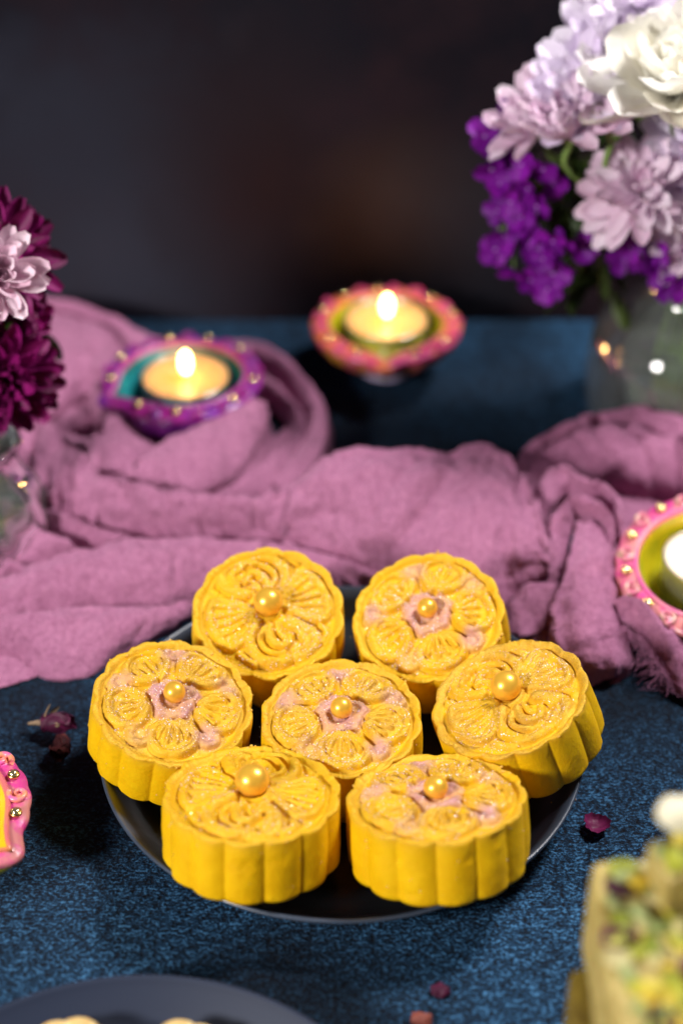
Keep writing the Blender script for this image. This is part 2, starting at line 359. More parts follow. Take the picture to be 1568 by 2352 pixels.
def make_cake(pat, seed, label, base, nrm, spin, pearl_r, gold=.6, glit=1.0, size=1.0, group='yellow mooncakes on the black plate'):
    H, Pk = PAT[pat]
    base = np.array(base) + np.array(nrm) * .40
    t = thing('mooncake', label, 'mooncake', base, n=nrm, spin=spin, group=group); t.scale = (size, size, 1)
    seg = 420; A = np.linspace(0, 2 * PI, seg, endpoint=False)[None]
    o = outline(A)
    rows = []; dust = []; pink = []
    def row(rad, z, d=0., p=0.):
        rows.append(np.stack([rad * np.cos(A[0]), rad * np.sin(A[0]), np.broadcast_to(z, rad.shape)], -1)); dust.append(np.broadcast_to(d, rad.shape)); pink.append(np.broadcast_to(p, rad.shape))
    a0 = A[0]; o0 = o[0]
    row(np.full(seg, .02), 0.05); row(o0 * RC * .5, 0.0); row(o0 * RC * .93, .0); row(o0 * RC * .985, .05)
    P3 = np.stack([np.cos(a0), np.sin(a0), a0 * 0], -1)
    for k in range(30):
        f = (k + 1) / 30; z = .08 + f * (HC - .12)
        q = np.stack([np.cos(a0) * 3, np.sin(a0) * 3, a0 * 0 + f * 2.5], -1)
        bl = 1 + .012 * math.sin(PI * f) - .006 * f
        rag = np.maximum(0, fbm(q * np.array([4, 4, 3]), seed + 3, 3)) * .03 * max(0, 1 - f * 5)
        rad = RC * o0 * bl + fbm(q * .55, seed, 3) * .028 + fbm(q * 3.2, seed + 9, 2) * .006 + rag
        sc_ = np.clip(fbm(q * 1.1, seed + 31, 3) - .55, 0, 1) * -.07; row(rad + sc_, z, .0 + .25 * f ** 14)
    rimn = fbm(np.stack([np.cos(a0) * 3, np.sin(a0) * 3, a0 * 0], -1) * 2.6, seed + 5, 4)
    rim2 = np.clip(fbm(np.stack([np.cos(a0) * 3, np.sin(a0) * 3, a0 * 0], -1) * 6, seed + 6, 3), 0, 1)
    rt = HC + .05 + rimn * .035 + rim2 * .05
    gd = gold
    for f_, dz in ((1.0, -.01), (.985, .015), (.965, .025), (.945, .018), (.925, -.015), (.905, -.06), (.885, -.12)):
        k = (f_ - .885) / .115; rad = RC * (o0 * (.35 + .65 * k) + .965 * (.65 - .65 * k)) * (.99 if f_ == 1 else 1) * f_ 
        row(rad + rimn * .01, rt * (.3 + .7 * k) + (HC + .02) * (.7 - .7 * k) + dz * 1.2, gd * (1.0 if f_ > .9 else .7))
    nr = 120
    r0 = .885 * .965 * .985
    for k in range(nr):
        r = r0 * (1 - (k + 1) / (nr + .5)); u = r * np.cos(a0); v = r * np.sin(a0)
        us, vs = (u - .06 * math.sin(spin)) / .955, (v - .06 * math.cos(spin)) / .955
        wob = np.stack([u * 3, v * 3, u * 0 + seed], -1)
        us = us + .022 * noise(wob, seed); vs = vs + .022 * noise(wob + 7, seed + 1)
        h = samp(H, us, vs); p = samp(Pk, us, vs)
        q = np.stack([u * RC, v * RC, u * 0 + seed * 3.1], -1)
        n1 = fbm(q * 2.2, seed + 11, 3); n2 = fbm(q * 9, seed + 13, 3)
        dome = .09 * (1 - r * r)
        z = HC - .14 + h * 1.15 * (1 + .18 * n1) + dome + n1 * .022 + n2 * .015
        d = np.clip(.45 + .45 * n1 + h * 2.2, 0, 1) * min(1, gd * 1.4)
        row(r * RC + u * 0, z, d, p * (.75 + .3 * n1))
    V = np.concatenate(rows); F = grid_faces(len(rows), seg, True)
    F = F[:, ::-1] if False else F
    obj('body', mesh('mooncake_body', V, F, dough('mung_bean_dough', seed), attr={'dust': np.concatenate(dust), 'pink': np.clip(np.concatenate(pink), 0, 1)}), t)
    # pearl
    px, py = .24 * math.sin(spin), .24 * math.cos(spin) - .09; s = ico(pearl_r, (px, py + .09, HC - .10 + pearl_r * .92), n=4)
    obj('pearl', mesh('pearl', s[0], s[1], M_PEARL), t)
    # glitter flakes
    r_ = np.random.default_rng(seed * 13 + 1); top0 = (len(rows) - nr) * seg; cnt = int(2600 * glit)
    ii = r_.integers(0, nr, cnt * 6); wgt = (1 - (ii + 1) / nr); keep = r_.random(cnt * 6) < wgt; ii = ii[keep][:cnt]; jj = r_.integers(0, seg, len(ii))
    Pp = V[top0 + ii * seg + jj]; cl = fbm(Pp * np.array([.9, .9, 0]) + seed, seed + 21, 2); kp = cl + r_.random(len(ii)) * 1.2 > .35; Pp = Pp[kp]
    Pp = Pp[np.hypot(Pp[:, 0], Pp[:, 1]) > pearl_r * .8]
    ns = int(45 * glit); aa = r_.random(ns) * 2 * PI; zz = HC * (1 - r_.random(ns) ** 1.6); side = np.stack([RC * 1.0 * outline(aa) * np.cos(aa), RC * outline(aa) * np.sin(aa), zz], -1) * np.array([1.012, 1.012, 1])
    Pp = np.vstack([Pp, side]); m = len(Pp)
    sz = (.009 + .014 * r_.random(m) ** 2.2)[:, None]
    nn = np.array([0, 0, 1.]) + r_.normal(0, .45, (m, 3)); nn[-ns:] = np.stack([np.cos(aa), np.sin(aa), aa * 0 + .3], -1); nn /= np.linalg.norm(nn, axis=1)[:, None]
    e1 = np.cross(nn, r_.normal(size=(m, 3))); e1 /= np.linalg.norm(e1, axis=1)[:, None]; e2 = np.cross(nn, e1)
    c0 = Pp + nn * .012 + np.array([0, 0, .012])
    Vq = np.stack([c0 + e1 * sz, c0 + e2 * sz, c0 - e1 * sz, c0 - e2 * sz], 1).reshape(-1, 3); Fq = np.arange(m * 4).reshape(-1, 4)
    obj('glitter', mesh('glitter', Vq, Fq, M_GL, False, idx=r_.choice(3, m, p=[.5, .3, .2])), t, kind='stuff')
    # crumbs along the rim
    C = []
    for _ in range(26):
        a = r_.random() * 2 * PI; rr = RC * float(outline(np.array(a))) * r_.uniform(.93, 1.0); s = r_.uniform(.025, .06)
        C.append(ico(s, (rr * math.cos(a), rr * math.sin(a), HC + .03 + s * .3), r_.uniform(.7, 1.2, 3), 1))
    Vc, Fc = join(C); obj('rim_crumbs', mesh('rim_crumbs', Vc, Fc, M_CRUMB), t, kind='stuff')
    return t
n = N('gold_crumb'); n.p(Base_Color=(.68, .38, .05), Roughness=.6, Subsurface_Weight=.1, Subsurface_Scale=.002); M_CRUMB = n.m
R_ = math.radians
make_cake('fan', 11, 'back left mooncake with fan relief and large gold pearl, leaning towards the viewer', (-2.53, 4.67, 1.36), (.018, -.366, .93), R_(2), .50, .45)
make_cake('bloom', 12, 'back right mooncake with five petal relief and pink centre, nearest the cloth knot', (3.3, 4.35, 1.34), (-.146, -.329, .933), R_(14), .35, .45)
make_cake('bloom', 13, 'leftmost mooncake with pinkish centre overhanging the left plate edge', (-5.79, -.07, .98), (.159, -.155, .975), R_(4), .36, .75)
make_cake('bloom', 14, 'central mooncake with pink dusted centre lying flat between the other six', (0, -.65, .61), (.0, -.081, .997), R_(2), .36, .75, 1.15)
make_cake('fan', 15, 'rightmost mooncake with fan relief tilted on the right plate rim', (6.16, -.39, 1.24), (-.317, -.039, .948), R_(12), .50, .95)
make_cake('fan', 16, 'front left mooncake with large gold pearl and smooth fluted side', (-2.74, -5.10, .98), (.019, .20, .98), R_(-28), .51, .45, .8, 1.035)
make_cake('bloom', 17, 'front right mooncake with pink dusted flower top and small pearl', (2.98, -5.50, 1.12), (-.055, .265, .963), R_(10), .36, .6, .9, 1.045)

# ------------------------------------------------------------------ the mauve cloth
CL = []
def resample(L, n):
    P = np.array([at(x, y, z) for x, y, z in L]); return catmull(P, n)
DEEP = .28
def drape(top, bot, bulge=.5, bw=1.0, bh=2.0, fold=(.10, .5, 3.0), crin=.035, seed=0, nu=None, skew=0, round_=1.0, tuck=.5):
    bot = [(x, y, z - DEEP if z > .6 else z) for x, y, z in bot]
    d = lambda L: sum(np.linalg.norm(at(*a) - at(*b)) for a, b in zip(L[:-1], L[1:]))
    n = nu or int(max(24, d(top) / .11)); T = resample(top, n); B = resample(bot, n)
    a = B - T; ah = a.copy(); ah[:, 2] = 0; L = np.linalg.norm(ah, axis=1)[:, None] + 1e-6; ah /= L
    up = np.array([0, 0, 1.0]); nrm = np.cross(np.gradient(T, axis=0), a); nrm /= np.linalg.norm(nrm, axis=1)[:, None] + 1e-9
    nrm *= np.sign(nrm[:, 2:3] + 1e-9); nrm = nrm + up * .5; nrm /= np.linalg.norm(nrm, axis=1)[:, None]
    bb = .78 * bulge * np.minimum(1, L / 2.0)
    def dn(P, k): Q = P.copy(); Q[:, 2] = np.maximum(Q[:, 2] - k, .03); return Q
    ctr = [dn(T - ah * bw, bh), dn(T - ah * bw * .8 * round_, bh * .45), T - ah * bw * .38 * round_ + up * .02, T + a * .03 + up * bb * .15,
           T + a * .2 + nrm * bb * .75, T + a * .5 + nrm * bb, T + a * .8 + nrm * bb * .75, B + nrm * bb * .1, dn(B - ah * .12, tuck * .5), dn(B - ah * .5, tuck)]
    C = np.stack(ctr, 1); m = int(max(30, (np.mean(L) + bw * 1.5) / .10)); rows = np.stack([catmull(C[i], m) for i in range(n)])
    G = np.stack([np.gradient(rows, axis=0), np.gradient(rows, axis=1)]); nv = np.cross(G[0], G[1]); nv /= np.linalg.norm(nv, axis=2)[..., None] + 1e-9
    nv *= np.sign((nv * nrm[:, None]).sum(2))[..., None] + 0.0
    U = np.linspace(0, d(top), n)[:, None] * np.ones(m); W = np.linspace(0, float(np.mean(L)) + bw, m)[None] * np.ones((n, 1))
    fa, fu, fv = fold
    q = np.stack([U * fu + seed * 5.3 + W * skew, W * fv, U * 0 + seed], -1); q[..., 1] += .4 * noise(q * .5, seed)
    f1 = noise(q, seed + 1); f1 = np.sign(f1) * np.abs(f1) ** .8 + .5 * noise(q * 2.1, seed + 5); f1 = .7 * f1 + 1.7 * (np.abs(noise(q * 1.15 + 9, seed + 15)) ** .6 - .5)
    cq = rows * 2.6; c1 = fbm(cq, seed + 3, 3); c2 = 1 - np.abs(fbm(rows * 1.3 + 5, seed + 8, 2))
    edge = np.sin(PI * np.clip(np.linspace(0, 1, m) * 1.15 - .05, 0, 1))[None] ** .5
    c3 = 1 - np.abs(fbm(rows * np.array([2.4, 3.6, 3.0]) + 3, seed + 44, 2))
    disp = (f1 * fa * 1.35 + c1 * crin * .9 + (c2 - .7) * crin * 2.6 + (c3 - .7) * crin * 1.5) * (.35 + .65 * edge)
    V = rows + nv * disp[..., None]; V[..., 2] = np.maximum(V[..., 2], .015)
    CL.append((V.reshape(-1, 3), grid_faces(n, m)))
# lower ground layer
drape([(-120, 720, .5), (60, 730, .5), (200, 780, .5), (330, 850, .5), (480, 900, .5), (600, 960, .6), (660, 1090, .6)], [(-120, 1500, .3), (60, 1480, .3), (200, 1450, .3), (330, 1390, .3), (430, 1350, .3), (560, 1300, .3), (650, 1250, .3)], .15, .4, .4, (.22, .25, .6), .06, 1)
drape([(-120, 1480, .25), (0, 1500, .2), (100, 1510, .2)], [(-120, 1590, .1), (0, 1580, .1), (110, 1540, .1)], .1, .4, .2, (.03, .5, 1), .03, 2)
# back left sheet and its outer roll
drape([(-60, 690, 2.6), (60, 690, 2.6), (157, 698, 2.4), (236, 727, 2.2), (302, 760, 1.9), (380, 792, 1.5), (480, 806, 1.0)], [(-60, 735, 2.2), (60, 730, 2.2), (143, 729, 2.1), (215, 756, 1.9), (278, 808, 1.6), (330, 850, 1), (400, 885, .5)], .5, .8, 2.2, (.10, .25, 1.5), .03, 3)
drape([(-60, 722, 2.4), (60, 718, 2.4), (143, 728, 2.3), (210, 752, 2.2), (262, 800, 1.9), (285, 850, 1.9), (262, 895, 2.0)], [(-60, 1010, .8), (20, 1000, .8), (60, 975, .9), (126, 948, 1.1), (185, 900, 1.4), (215, 895, 1.5), (240, 903, 1.7)], .7, .6, 1.5, (.14, .35, .8), .04, 4)
# loop to the right of the candle
drape([(440, 835, .6), (500, 800, .9), (560, 787, 1.2), (620, 803, 1.4), (670, 845, 1.5), (718, 900, 1.5), (745, 960, 1.5), (738, 1016, 1.4), (700, 1075, 1.1), (640, 1125, .8)], [(450, 870, .5), (510, 855, .6), (565, 838, .8), (610, 850, .9), (645, 885, .9), (680, 925, .9), (700, 962, .9), (692, 1008, .9), (655, 1050, .9), (590, 1100, .8)], .45, .5, 1.4, (.07, .3, 2.2), .03, 5)
drape([(470, 885, .6), (530, 862, .9), (590, 862, 1.1), (640, 895, 1.2), (674, 930, 1.2), (694, 965, 1.1), (685, 1010, 1.1), (640, 1060, 1), (560, 1110, .9)], [(480, 910, .4), (540, 905, .4), (590, 905, .5), (625, 935, .5), (655, 970, .5), (655, 1000, .6), (620, 1035, .7), (560, 1075, .8), (500, 1105, .7)], .3, .35, .9, (.08, .3, 2.2), .03, 6)
drape([(660, 985, .9), (625, 1015, 1.3), (560, 1060, 1.4), (500, 1100, 1.4), (430, 1125, 1.4), (380, 1140, 1.3)], [(720, 1095, .3), (670, 1120, .5), (610, 1145, .8), (540, 1165, 1.0), (470, 1170, 1.2), (420, 1170, 1.2)], .5, .5, .9, (.08, .5, 1.2), .03, 7)
# strip falling from under the candle holder
drape([(222, 880, 2.2), (236, 903, 2.6), (250, 955, 2.6), (240, 1000, 2.6), (214, 1035, 2.6), (204, 1085, 2.3)], [(285, 900, 2.0), (305, 932, 2.0), (330, 975, 1.9), (366, 1025, 1.9), (362, 1065, 1.8), (325, 1110, 1.6)], .4, .35, 1.8, (.09, .6, 1.0), .03, 8)
drape([(205, 1030, 2.6), (235, 1000, 2.6), (280, 1010, 2.3), (330, 1045, 2.0)], [(206, 1085, 2.4), (240, 1105, 2.2), (290, 1115, 1.9), (330, 1108, 1.7)], .2, .3, 1.0, (.20, .9, 1.2), .04, 9)
# leaf shaped flap
drape([(302, 1100, 2.0), (336, 1050, 2.3), (380, 1018, 2.6), (448, 990, 2.9), (525, 950, 3.0), (580, 925, 3.0), (612, 927, 2.9)], [(306, 1112, 1.9), (350, 1128, 1.9), (428, 1142, 1.9), (470, 1126, 1.9), (545, 1082, 2.1), (598, 1005, 2.5), (617, 948, 2.8)], .5, .35, 2.2, (.08, .9, .5), .045, 10, skew=.5, tuck=.8)
# pleated part by the left vase
drape([(-60, 1000, 1.6), (0, 985, 1.7), (50, 972, 1.8), (100, 985, 1.9), (160, 1010, 2.2), (214, 1030, 2.4)], [(-60, 1260, .4), (0, 1255, .4), (50, 1240, .4), (95, 1225, .5), (145, 1225, .7), (210, 1235, .8)], .35, .5, 1.2, (.32, .95, .22), .05, 11)
drape([(110, 1130, 2.3), (150, 1075, 2.6), (190, 1050, 2.7), (225, 1045, 2.6)], [(112, 1200, .9), (140, 1225, 1.0), (180, 1230, 1.0), (225, 1230, 1.2)], .4, .35, 1.2, (.2, .9, .4), .04, 12)
# big fold into the centre mass
drape([(202, 1062, 2.6), (232, 1098, 2.7), (293, 1115, 2.7), (370, 1132, 2.6), (448, 1140, 2.5), (525, 1146, 2.4), (590, 1155, 2.4), (660, 1132, 2.4), (720, 1120, 2.2)], [(200, 1200, 1.3), (240, 1222, 1.2), (300, 1242, 1.0), (360, 1256, .9), (448, 1262, .8), (525, 1262, .7), (603, 1265, .7), (660, 1275, .7), (730, 1290, .7)], .75, .6, 2.0, (.16, .8, .45), .05, 13, skew=-.5)
drape([(560, 1160, 1.8), (620, 1150, 2.2), (665, 1125, 2.3), (703, 1098, 2.7), (745, 1067, 3.1), (800, 1050, 3.3), (860, 1047, 3.4), (930, 1043, 3.4), (1000, 1044, 3.3), (1060, 1042, 3.3), (1110, 1044, 3.2), (1160, 1060, 3.1), (1190, 1095, 2.9), (1215, 1150, 2.7), (1232, 1215, 2.5), (1262, 1312, 1.7)],
      [(540, 1262, .8), (603, 1265, .8), (650, 1276, .8), (700, 1290, .7), (740, 1300, .7), (790, 1315, .6), (850, 1340, .6), (900, 1355, .6), (960, 1370, .6), (1010, 1385, .6), (1060, 1395, .6), (1110, 1398, .6), (1150, 1392, .7), (1190, 1368, .9), (1225, 1342, 1.2), (1258, 1325, 1.4)], 1.0, 1.0, 3.0, (.20, .45, .38), .06, 14, skew=.55)
drape([(1040, 1050, 3.0), (1070, 1028, 3.2), (1110, 1022, 3.3), (1140, 1036, 3.2), (1160, 1062, 3.0)], [(1045, 1075, 3.0), (1075, 1062, 3.2), (1105, 1058, 3.2), (1130, 1066, 3.2), (1150, 1085, 3.0)], .25, .5, 1.6, (.04, 1, 1), .03, 15)
drape([(600, 1244, 1.3), (680, 1262, 1.3), (784, 1290, 1.2), (870, 1322, 1.0), (930, 1345, .9)], [(600, 1340, .4), (690, 1345, .4), (790, 1352, .4), (870, 1358, .4), (940, 1370, .4)], .35, .4, 1.0, (.08, .3, 1.4), .04, 16)
# lower left bands
drape([(86, 1190, 1.2), (100, 1172, 1.6), (137, 1182, 1.7), (203, 1208, 1.6), (281, 1229, 1.5), (345, 1244, 1.3), (400, 1250, 1.1)], [(86, 1225, .8), (105, 1228, .8), (140, 1240, .8), (187, 1258, .9), (225, 1266, .9), (270, 1262, .9), (330, 1258, .9)], .35, .4, 1.5, (.05, .3, 1.4), .03, 17)
drape([(28, 1268, .8), (45, 1230, 1.2), (78, 1222, 1.5), (125, 1235, 1.5), (175, 1255, 1.4), (225, 1268, 1.2)], [(28, 1300, .5), (55, 1308, .6), (90, 1308, .7), (130, 1300, .7), (165, 1288, .8), (215, 1275, .9)], .35, .4, 1.2, (.05, .5, 1.4), .03, 18)
drape([(-60, 1330, .8), (0, 1318, 1), (22, 1294, 1.2), (60, 1300, 1.1), (100, 1308, .9)], [(-60, 1350, .6), (0, 1345, .6), (31, 1330, .6), (70, 1320, .6), (110, 1312, .6)], .2, .4, .9, (.04, .5, 1.4), .03, 19)
drape([(-120, 1365, 1.3), (-50, 1355, 1.4), (0, 1340, 1.5), (40, 1324, 1.6), (75, 1308, 1.7), (109, 1298, 1.7), (156, 1280, 1.8), (219, 1266, 1.8), (281, 1252, 1.8), (344, 1246, 1.8), (406, 1244, 1.7), (490, 1243, 1.6), (600, 1250, 1.5)],
      [(-120, 1440, .9), (-50, 1432, .9), (0, 1427, .9), (40, 1422, .9), (80, 1417, .8), (125, 1410, .8), (187, 1401, .8), (250, 1397, .8), (312, 1394, .8), (375, 1390, .8), (420, 1372, .8), (500, 1352, .7), (600, 1345, .6)], .6, .5, 1.6, (.07, .35, .9), .06, 20)
drape([(-120, 1440, 1.2), (-50, 1432, 1.2), (0, 1425, 1.3), (62, 1415, 1.3), (125, 1408, 1.3), (187, 1402, 1.3), (250, 1399, 1.3), (312, 1398, 1.2), (375, 1396, 1.1), (430, 1380, 1.0), (480, 1370, .8)],
      [(-120, 1525, .05), (-50, 1518, .05), (0, 1517, .05), (30, 1520, .05), (70, 1540, .05), (112, 1558, .05), (165, 1560, .05), (215, 1550, .05), (262, 1520, .05), (330, 1484, .05), (410, 1440, .05)], .55, .45, 1.0, (.07, .4, .6), .05, 21, tuck=.1)
# right hand arch
drape([(1188, 1110, 1.6), (1192, 1060, 2.2), (1225, 1020, 2.6), (1271, 991, 2.8), (1318, 967, 2.9), (1379, 952, 3.0), (1441, 947, 3.0), (1503, 951, 3.0), (1570, 965, 2.9), (1680, 1005, 2.7)], [(1221, 1134, 1.2), (1231, 1085, 1.6), (1256, 1052, 2), (1302, 1022, 2.2), (1364, 999, 2.3), (1410, 995, 2.3), (1456, 999, 2.3), (1518, 1015, 2.3), (1580, 1034, 2.2), (1680, 1070, 2.1)], .5, .8, 2.6, (.10, .6, 1.4), .045, 22)
drape([(1213, 1150, 1.5), (1224, 1090, 1.9), (1252, 1048, 2.2), (1302, 1013, 2.5), (1364, 991, 2.6), (1410, 987, 2.6), (1456, 991, 2.6), (1518, 1007, 2.5), (1585, 1030, 2.5), (1680, 1070, 2.3)], [(1236, 1165, .6), (1262, 1120, .8), (1300, 1105, .9), (1345, 1105, .8), (1390, 1118, .6), (1440, 1128, .6), (1490, 1135, .6), (1550, 1140, .6), (1610, 1150, .6), (1690, 1180, .6)], .7, .5, 1.4, (.20, .75, .3), .05, 23)
drape([(1390, 1110, .3), (1480, 1115, .3), (1600, 1120, .3), (1700, 1130, .3)], [(1400, 1330, .15), (1480, 1330, .15), (1600, 1330, .15), (1700, 1330, .15)], .1, .4, .2, (.10, .5, .6), .05, 33)
# knot
drape([(1226, 1160, 1.6), (1234, 1118, 2.4), (1258, 1090, 2.8), (1292, 1080, 3.0), (1335, 1090, 3.1), (1380, 1112, 3.1), (1404, 1142, 3.1), (1415, 1180, 3.0), (1418, 1232, 2.5)], [(1252, 1225, 1.8), (1262, 1172, 2.4), (1290, 1140, 2.5), (1318, 1126, 2.6), (1345, 1132, 2.6), (1376, 1155, 2.6), (1392, 1183, 2.6), (1394, 1210, 2.5), (1390, 1235, 2.4)], .45, .45, 2.2, (.10, .6, 1.9), .05, 24)
drape([(1268, 1245, 2.0), (1276, 1192, 2.6), (1302, 1158, 2.9), (1342, 1136, 3.0), (1380, 1156, 3.0), (1402, 1183, 2.9), (1410, 1225, 2.6), (1405, 1255, 2.2)], [(1300, 1265, 1.9), (1308, 1216, 2.2), (1330, 1185, 2.3), (1352, 1176, 2.3), (1368, 1186, 2.3), (1378, 1204, 2.3), (1384, 1225, 2.2), (1386, 1245, 2.1)], .35, .35, 1.6, (.07, .6, 2.2), .045, 25)
# strands left of the sleeve
drape([(1240, 1140, 1.2), (1250, 1190, 1.2), (1253, 1240, 1.2), (1263, 1285, 1.0), (1275, 1325, .8), (1284, 1375, .6)], [(1285, 1135, 2.2), (1275, 1190, 2.1), (1272, 1240, 1.9), (1285, 1290, 1.6), (1298, 1335, 1.3), (1310, 1380, .9)], .35, .3, 1.7, (.08, .4, 2.4), .045, 26)
drape([(1264, 1190, 2.3), (1268, 1230, 2.2), (1276, 1270, 2.0), (1290, 1310, 1.6), (1300, 1350, 1.2)], [(1300, 1180, 2.2), (1300, 1225, 2.2), (1306, 1270, 2.0), (1316, 1310, 1.6), (1325, 1350, 1.2)], .3, .25, 1.4, (.06, .4, 2.4), .04, 27)
# sleeve
drape([(1338, 1196, 2.4), (1322, 1245, 2.4), (1306, 1307, 2.3), (1288, 1362, 2.0), (1278, 1415, 1.8), (1282, 1461, 1.5), (1300, 1500, 1.0), (1330, 1540, .6), (1372, 1572, .15)], [(1362, 1196, 2.3), (1388, 1240, 2.2), (1408, 1285, 2.1), (1416, 1325, 1.8), (1424, 1372, 1.5), (1433, 1430, 1.1), (1442, 1480, .8), (1452, 1530, .4), (1425, 1560, .1)], .85, .35, 1.9, (.10, .3, .9), .05, 28, tuck=1.8)
# small fold behind the plate
drape([(1150, 1400, .6), (1175, 1372, 1.2), (1207, 1350, 1.6), (1240, 1345, 1.6), (1275, 1350, 1.5), (1310, 1350, 1.3)], [(1160, 1452, .5), (1195, 1462, .6), (1235, 1452, .7), (1268, 1440, .7), (1320, 1430, .7)], .3, .5, 1.3, (.06, .8, .5), .04, 29)
drape([(1200, 1400, .4), (1260, 1390, .4), (1290, 1400, .4)], [(1220, 1500, .1), (1270, 1510, .1), (1310, 1520, .1)], .1, .2, .3, (.04, .8, .5), .04, 30)
# tail
drape([(1415, 1385, 2.0), (1440, 1376, 2.3), (1475, 1386, 2.4), (1505, 1418, 2.1), (1534, 1455, 1.8), (1565, 1480, 1.5), (1640, 1545, 1.0)], [(1420, 1425, 1.7), (1446, 1436, 1.6), (1478, 1466, 1.4), (1503, 1508, 1.1), (1530, 1545, .8), (1560, 1590, .4), (1630, 1650, .1)], .22, .35, 2.0, (.07, .5, 1.6), .045, 31, tuck=.2)
V, F = np.vstack([c[0] for c in CL]), None
off = 0; Fs = []
for v, f in CL: Fs.append(f + off); off += len(v)
cl = obj('cloth', mesh('cloth', V, np.vstack(Fs), M_CLOTH), label='crumpled mauve gauze cloth winding across the table behind the plate', category='cloth')
# frayed threads at the end of the tail
r_ = np.random.default_rng(3); TH = []
for k in range(170):
    f = r_.random(); a = catmull(np.array([at(1430, 1436, 1.5), at(1478, 1470, 1.35), at(1503, 1512, 1.0), at(1530, 1548, .7), at(1562, 1592, .35)]), 60)[int(f * 59)]
    p = [a]; dr = np.array([r_.normal(-.25, .35), r_.normal(-.35, .25), -.15])
    for s in range(6): dr = dr + r_.normal(0, .3, 3) * np.array([1, 1, .4]); q = p[-1] + dr * r_.uniform(.05, .17); q[2] = max(q[2], .02); p.append(q)
    TH.append(tube(catmull(np.array(p), 14),   .006 + .005 * r_.random(), 4))
V, F = join(TH); obj('frayed_threads', mesh('frayed_threads', V, F, M_CLOTH), cl, kind='stuff')

# ------------------------------------------------------------------ clay lamps
def diya(label, loc, spin, cols, gems=9, foot=None, group='round clay lamps with tealights', bowl_d=1.5, scale=1.0, tilt_n=(0, 0, 1), flat=1.0):
    mbody, mrim, mlip, mbowl, mbead = cols
    t = thing('clay_lamp', label, 'clay lamp', loc, n=tilt_n, spin=spin, group=group); t.scale = (1, 1, flat)
    seg = 144; A = np.linspace(0, 2 * PI, seg, endpoint=False); dA = np.abs((A + PI) % (2 * PI) - PI)
    spout = np.exp(-dA / .20); inner = 2.56 + .85 * spout; outer = 3.28 + .06 * np.abs(np.sin(A * 11)) + .55 * np.exp(-(dA / .16) ** 2)
    def ringmesh(rr, mat, name, par=t, cl=True):
        V = np.concatenate([np.stack([r * np.cos(A), r * np.sin(A), z + 0 * A], -1) for r, z in rr]) * scale
        return obj(name, mesh(name, V, grid_faces(len(rr), seg, True), mat), par)
    fl = 1 + .035 * np.abs(np.sin(A * 9))
    ringmesh([(.01 + 0 * A, .05), (1.5 + 0 * A, .02), (1.75 + 0 * A, .1), (2.3 * fl, .45), (2.85 * fl, .95), (3.1 * fl + .4 * np.exp(-(dA / .16) ** 2), 1.5), (3.15 * fl + .5 * np.exp(-(dA / .16) ** 2), 1.85), (2.6 + spout, 1.95)], mbody, 'body')
    ringmesh([(outer - .12, 1.78), (outer, 1.86), (outer + .02, 2.0), (outer - .06, 2.1), (outer - .3, 2.15), (inner + .2, 2.17), (inner + .02, 2.12)], mrim, 'rim')
    ringmesh([(inner + .14, 2.1), (inner + .13, 2.2), (inner + .08, 2.27), (inner + .01, 2.27), (inner - .04, 2.2), (inner - .05, 2.0)], mlip, 'lip')
    ringmesh([(inner + .0, 2.22), (inner - .08, 1.9), ((inner - .3) * .97, 1.3), (2.1 + .35 * spout, .35), (1.2 + 0 * A, .25), (.01 + 0 * A, .22)], mbowl, 'bowl_lining')
    # scroll beads
    sp = [(math.cos(s) * (.24 - .035 * s / 1.0 * .8), math.sin(s) * (.24 - .035 * s * .8), .02 + .02 * s / 4) for s in np.linspace(0, 7.2, 22)]
    bv, bf = tube(sp, np.linspace(.075, .05, 22), 6); d0 = ico(.27, (0, 0, -.10), (1, 1, .45), 2); bv, bf = join([(bv, bf), d0]); bv = bv * np.array([1.4, 1.4, 1.5])
    bm_ = mesh('scroll_bead', bv * scale, bf, mbead); nb = 22
    gp = [(k + .5) * nb / gems for k in range(gems)]
    gpos = set(int(x) for x in gp)
    for k in range(nb):
        a = (k + .5) * 2 * PI / nb
        if min(a, 2 * PI - a) < .2: continue
        if k in gpos: continue
        M = Matrix.Translation(Vector((2.98 * math.cos(a), 2.98 * math.sin(a), 2.17)) * S * scale) @ Matrix.Rotation(a + k * 1.3, 4, 'Z')
        obj('scroll_bead', bm_, t, M)
    cv, cf = lathe([(.01, .0), (.17, .0), (.2, .06), (.17, .13), (.14, .12), (.13, .06)], 16)
    hx = [(.155, .10), (.12, .17), (.06, .2), (.005, .2)]
    gv, gf = lathe(hx, 8); cm = mesh('setting', cv * scale, cf, M_GOLD); gm = mesh('stone', gv * scale, gf, M_STONE, False)
    for k in sorted(gpos):
        a = (k + .5) * 2 * PI / nb
        if min(a, 2 * PI - a) < .2: a = .3
        M = Matrix.Translation(Vector((2.98 * math.cos(a), 2.98 * math.sin(a), 2.2)) * S * scale) @ Matrix.Rotation(.15 * math.sin(k * 3.1), 4, 'X')
        g = obj('gem', cm, t, M); obj('stone', gm, g)
    if foot is not None:
        v, f = lathe([(.01, 0), (1.0, 0), (1.15, .08), (1.05, .3), (.8, .5), (.8, .7), (1.2, .9), (.01, .9)], 40); obj('foot', mesh('foot', v, f, foot), t, loc=(0, 0, -.85))
    return t
def clay(name, c1, c2, rough=.35, scale=.8):
    n = N(name); f = n.noise(scale, 4, .6); n.p(Base_Color=n.mix(n.ramp(f, [(.42, 0.), (.58, 1.)]), c1, c2), Roughness=rough, Coat_Weight=.3, Coat_Roughness=.2, Normal=n.bump(n.noise(8, 3), .02, .4)); return n.m
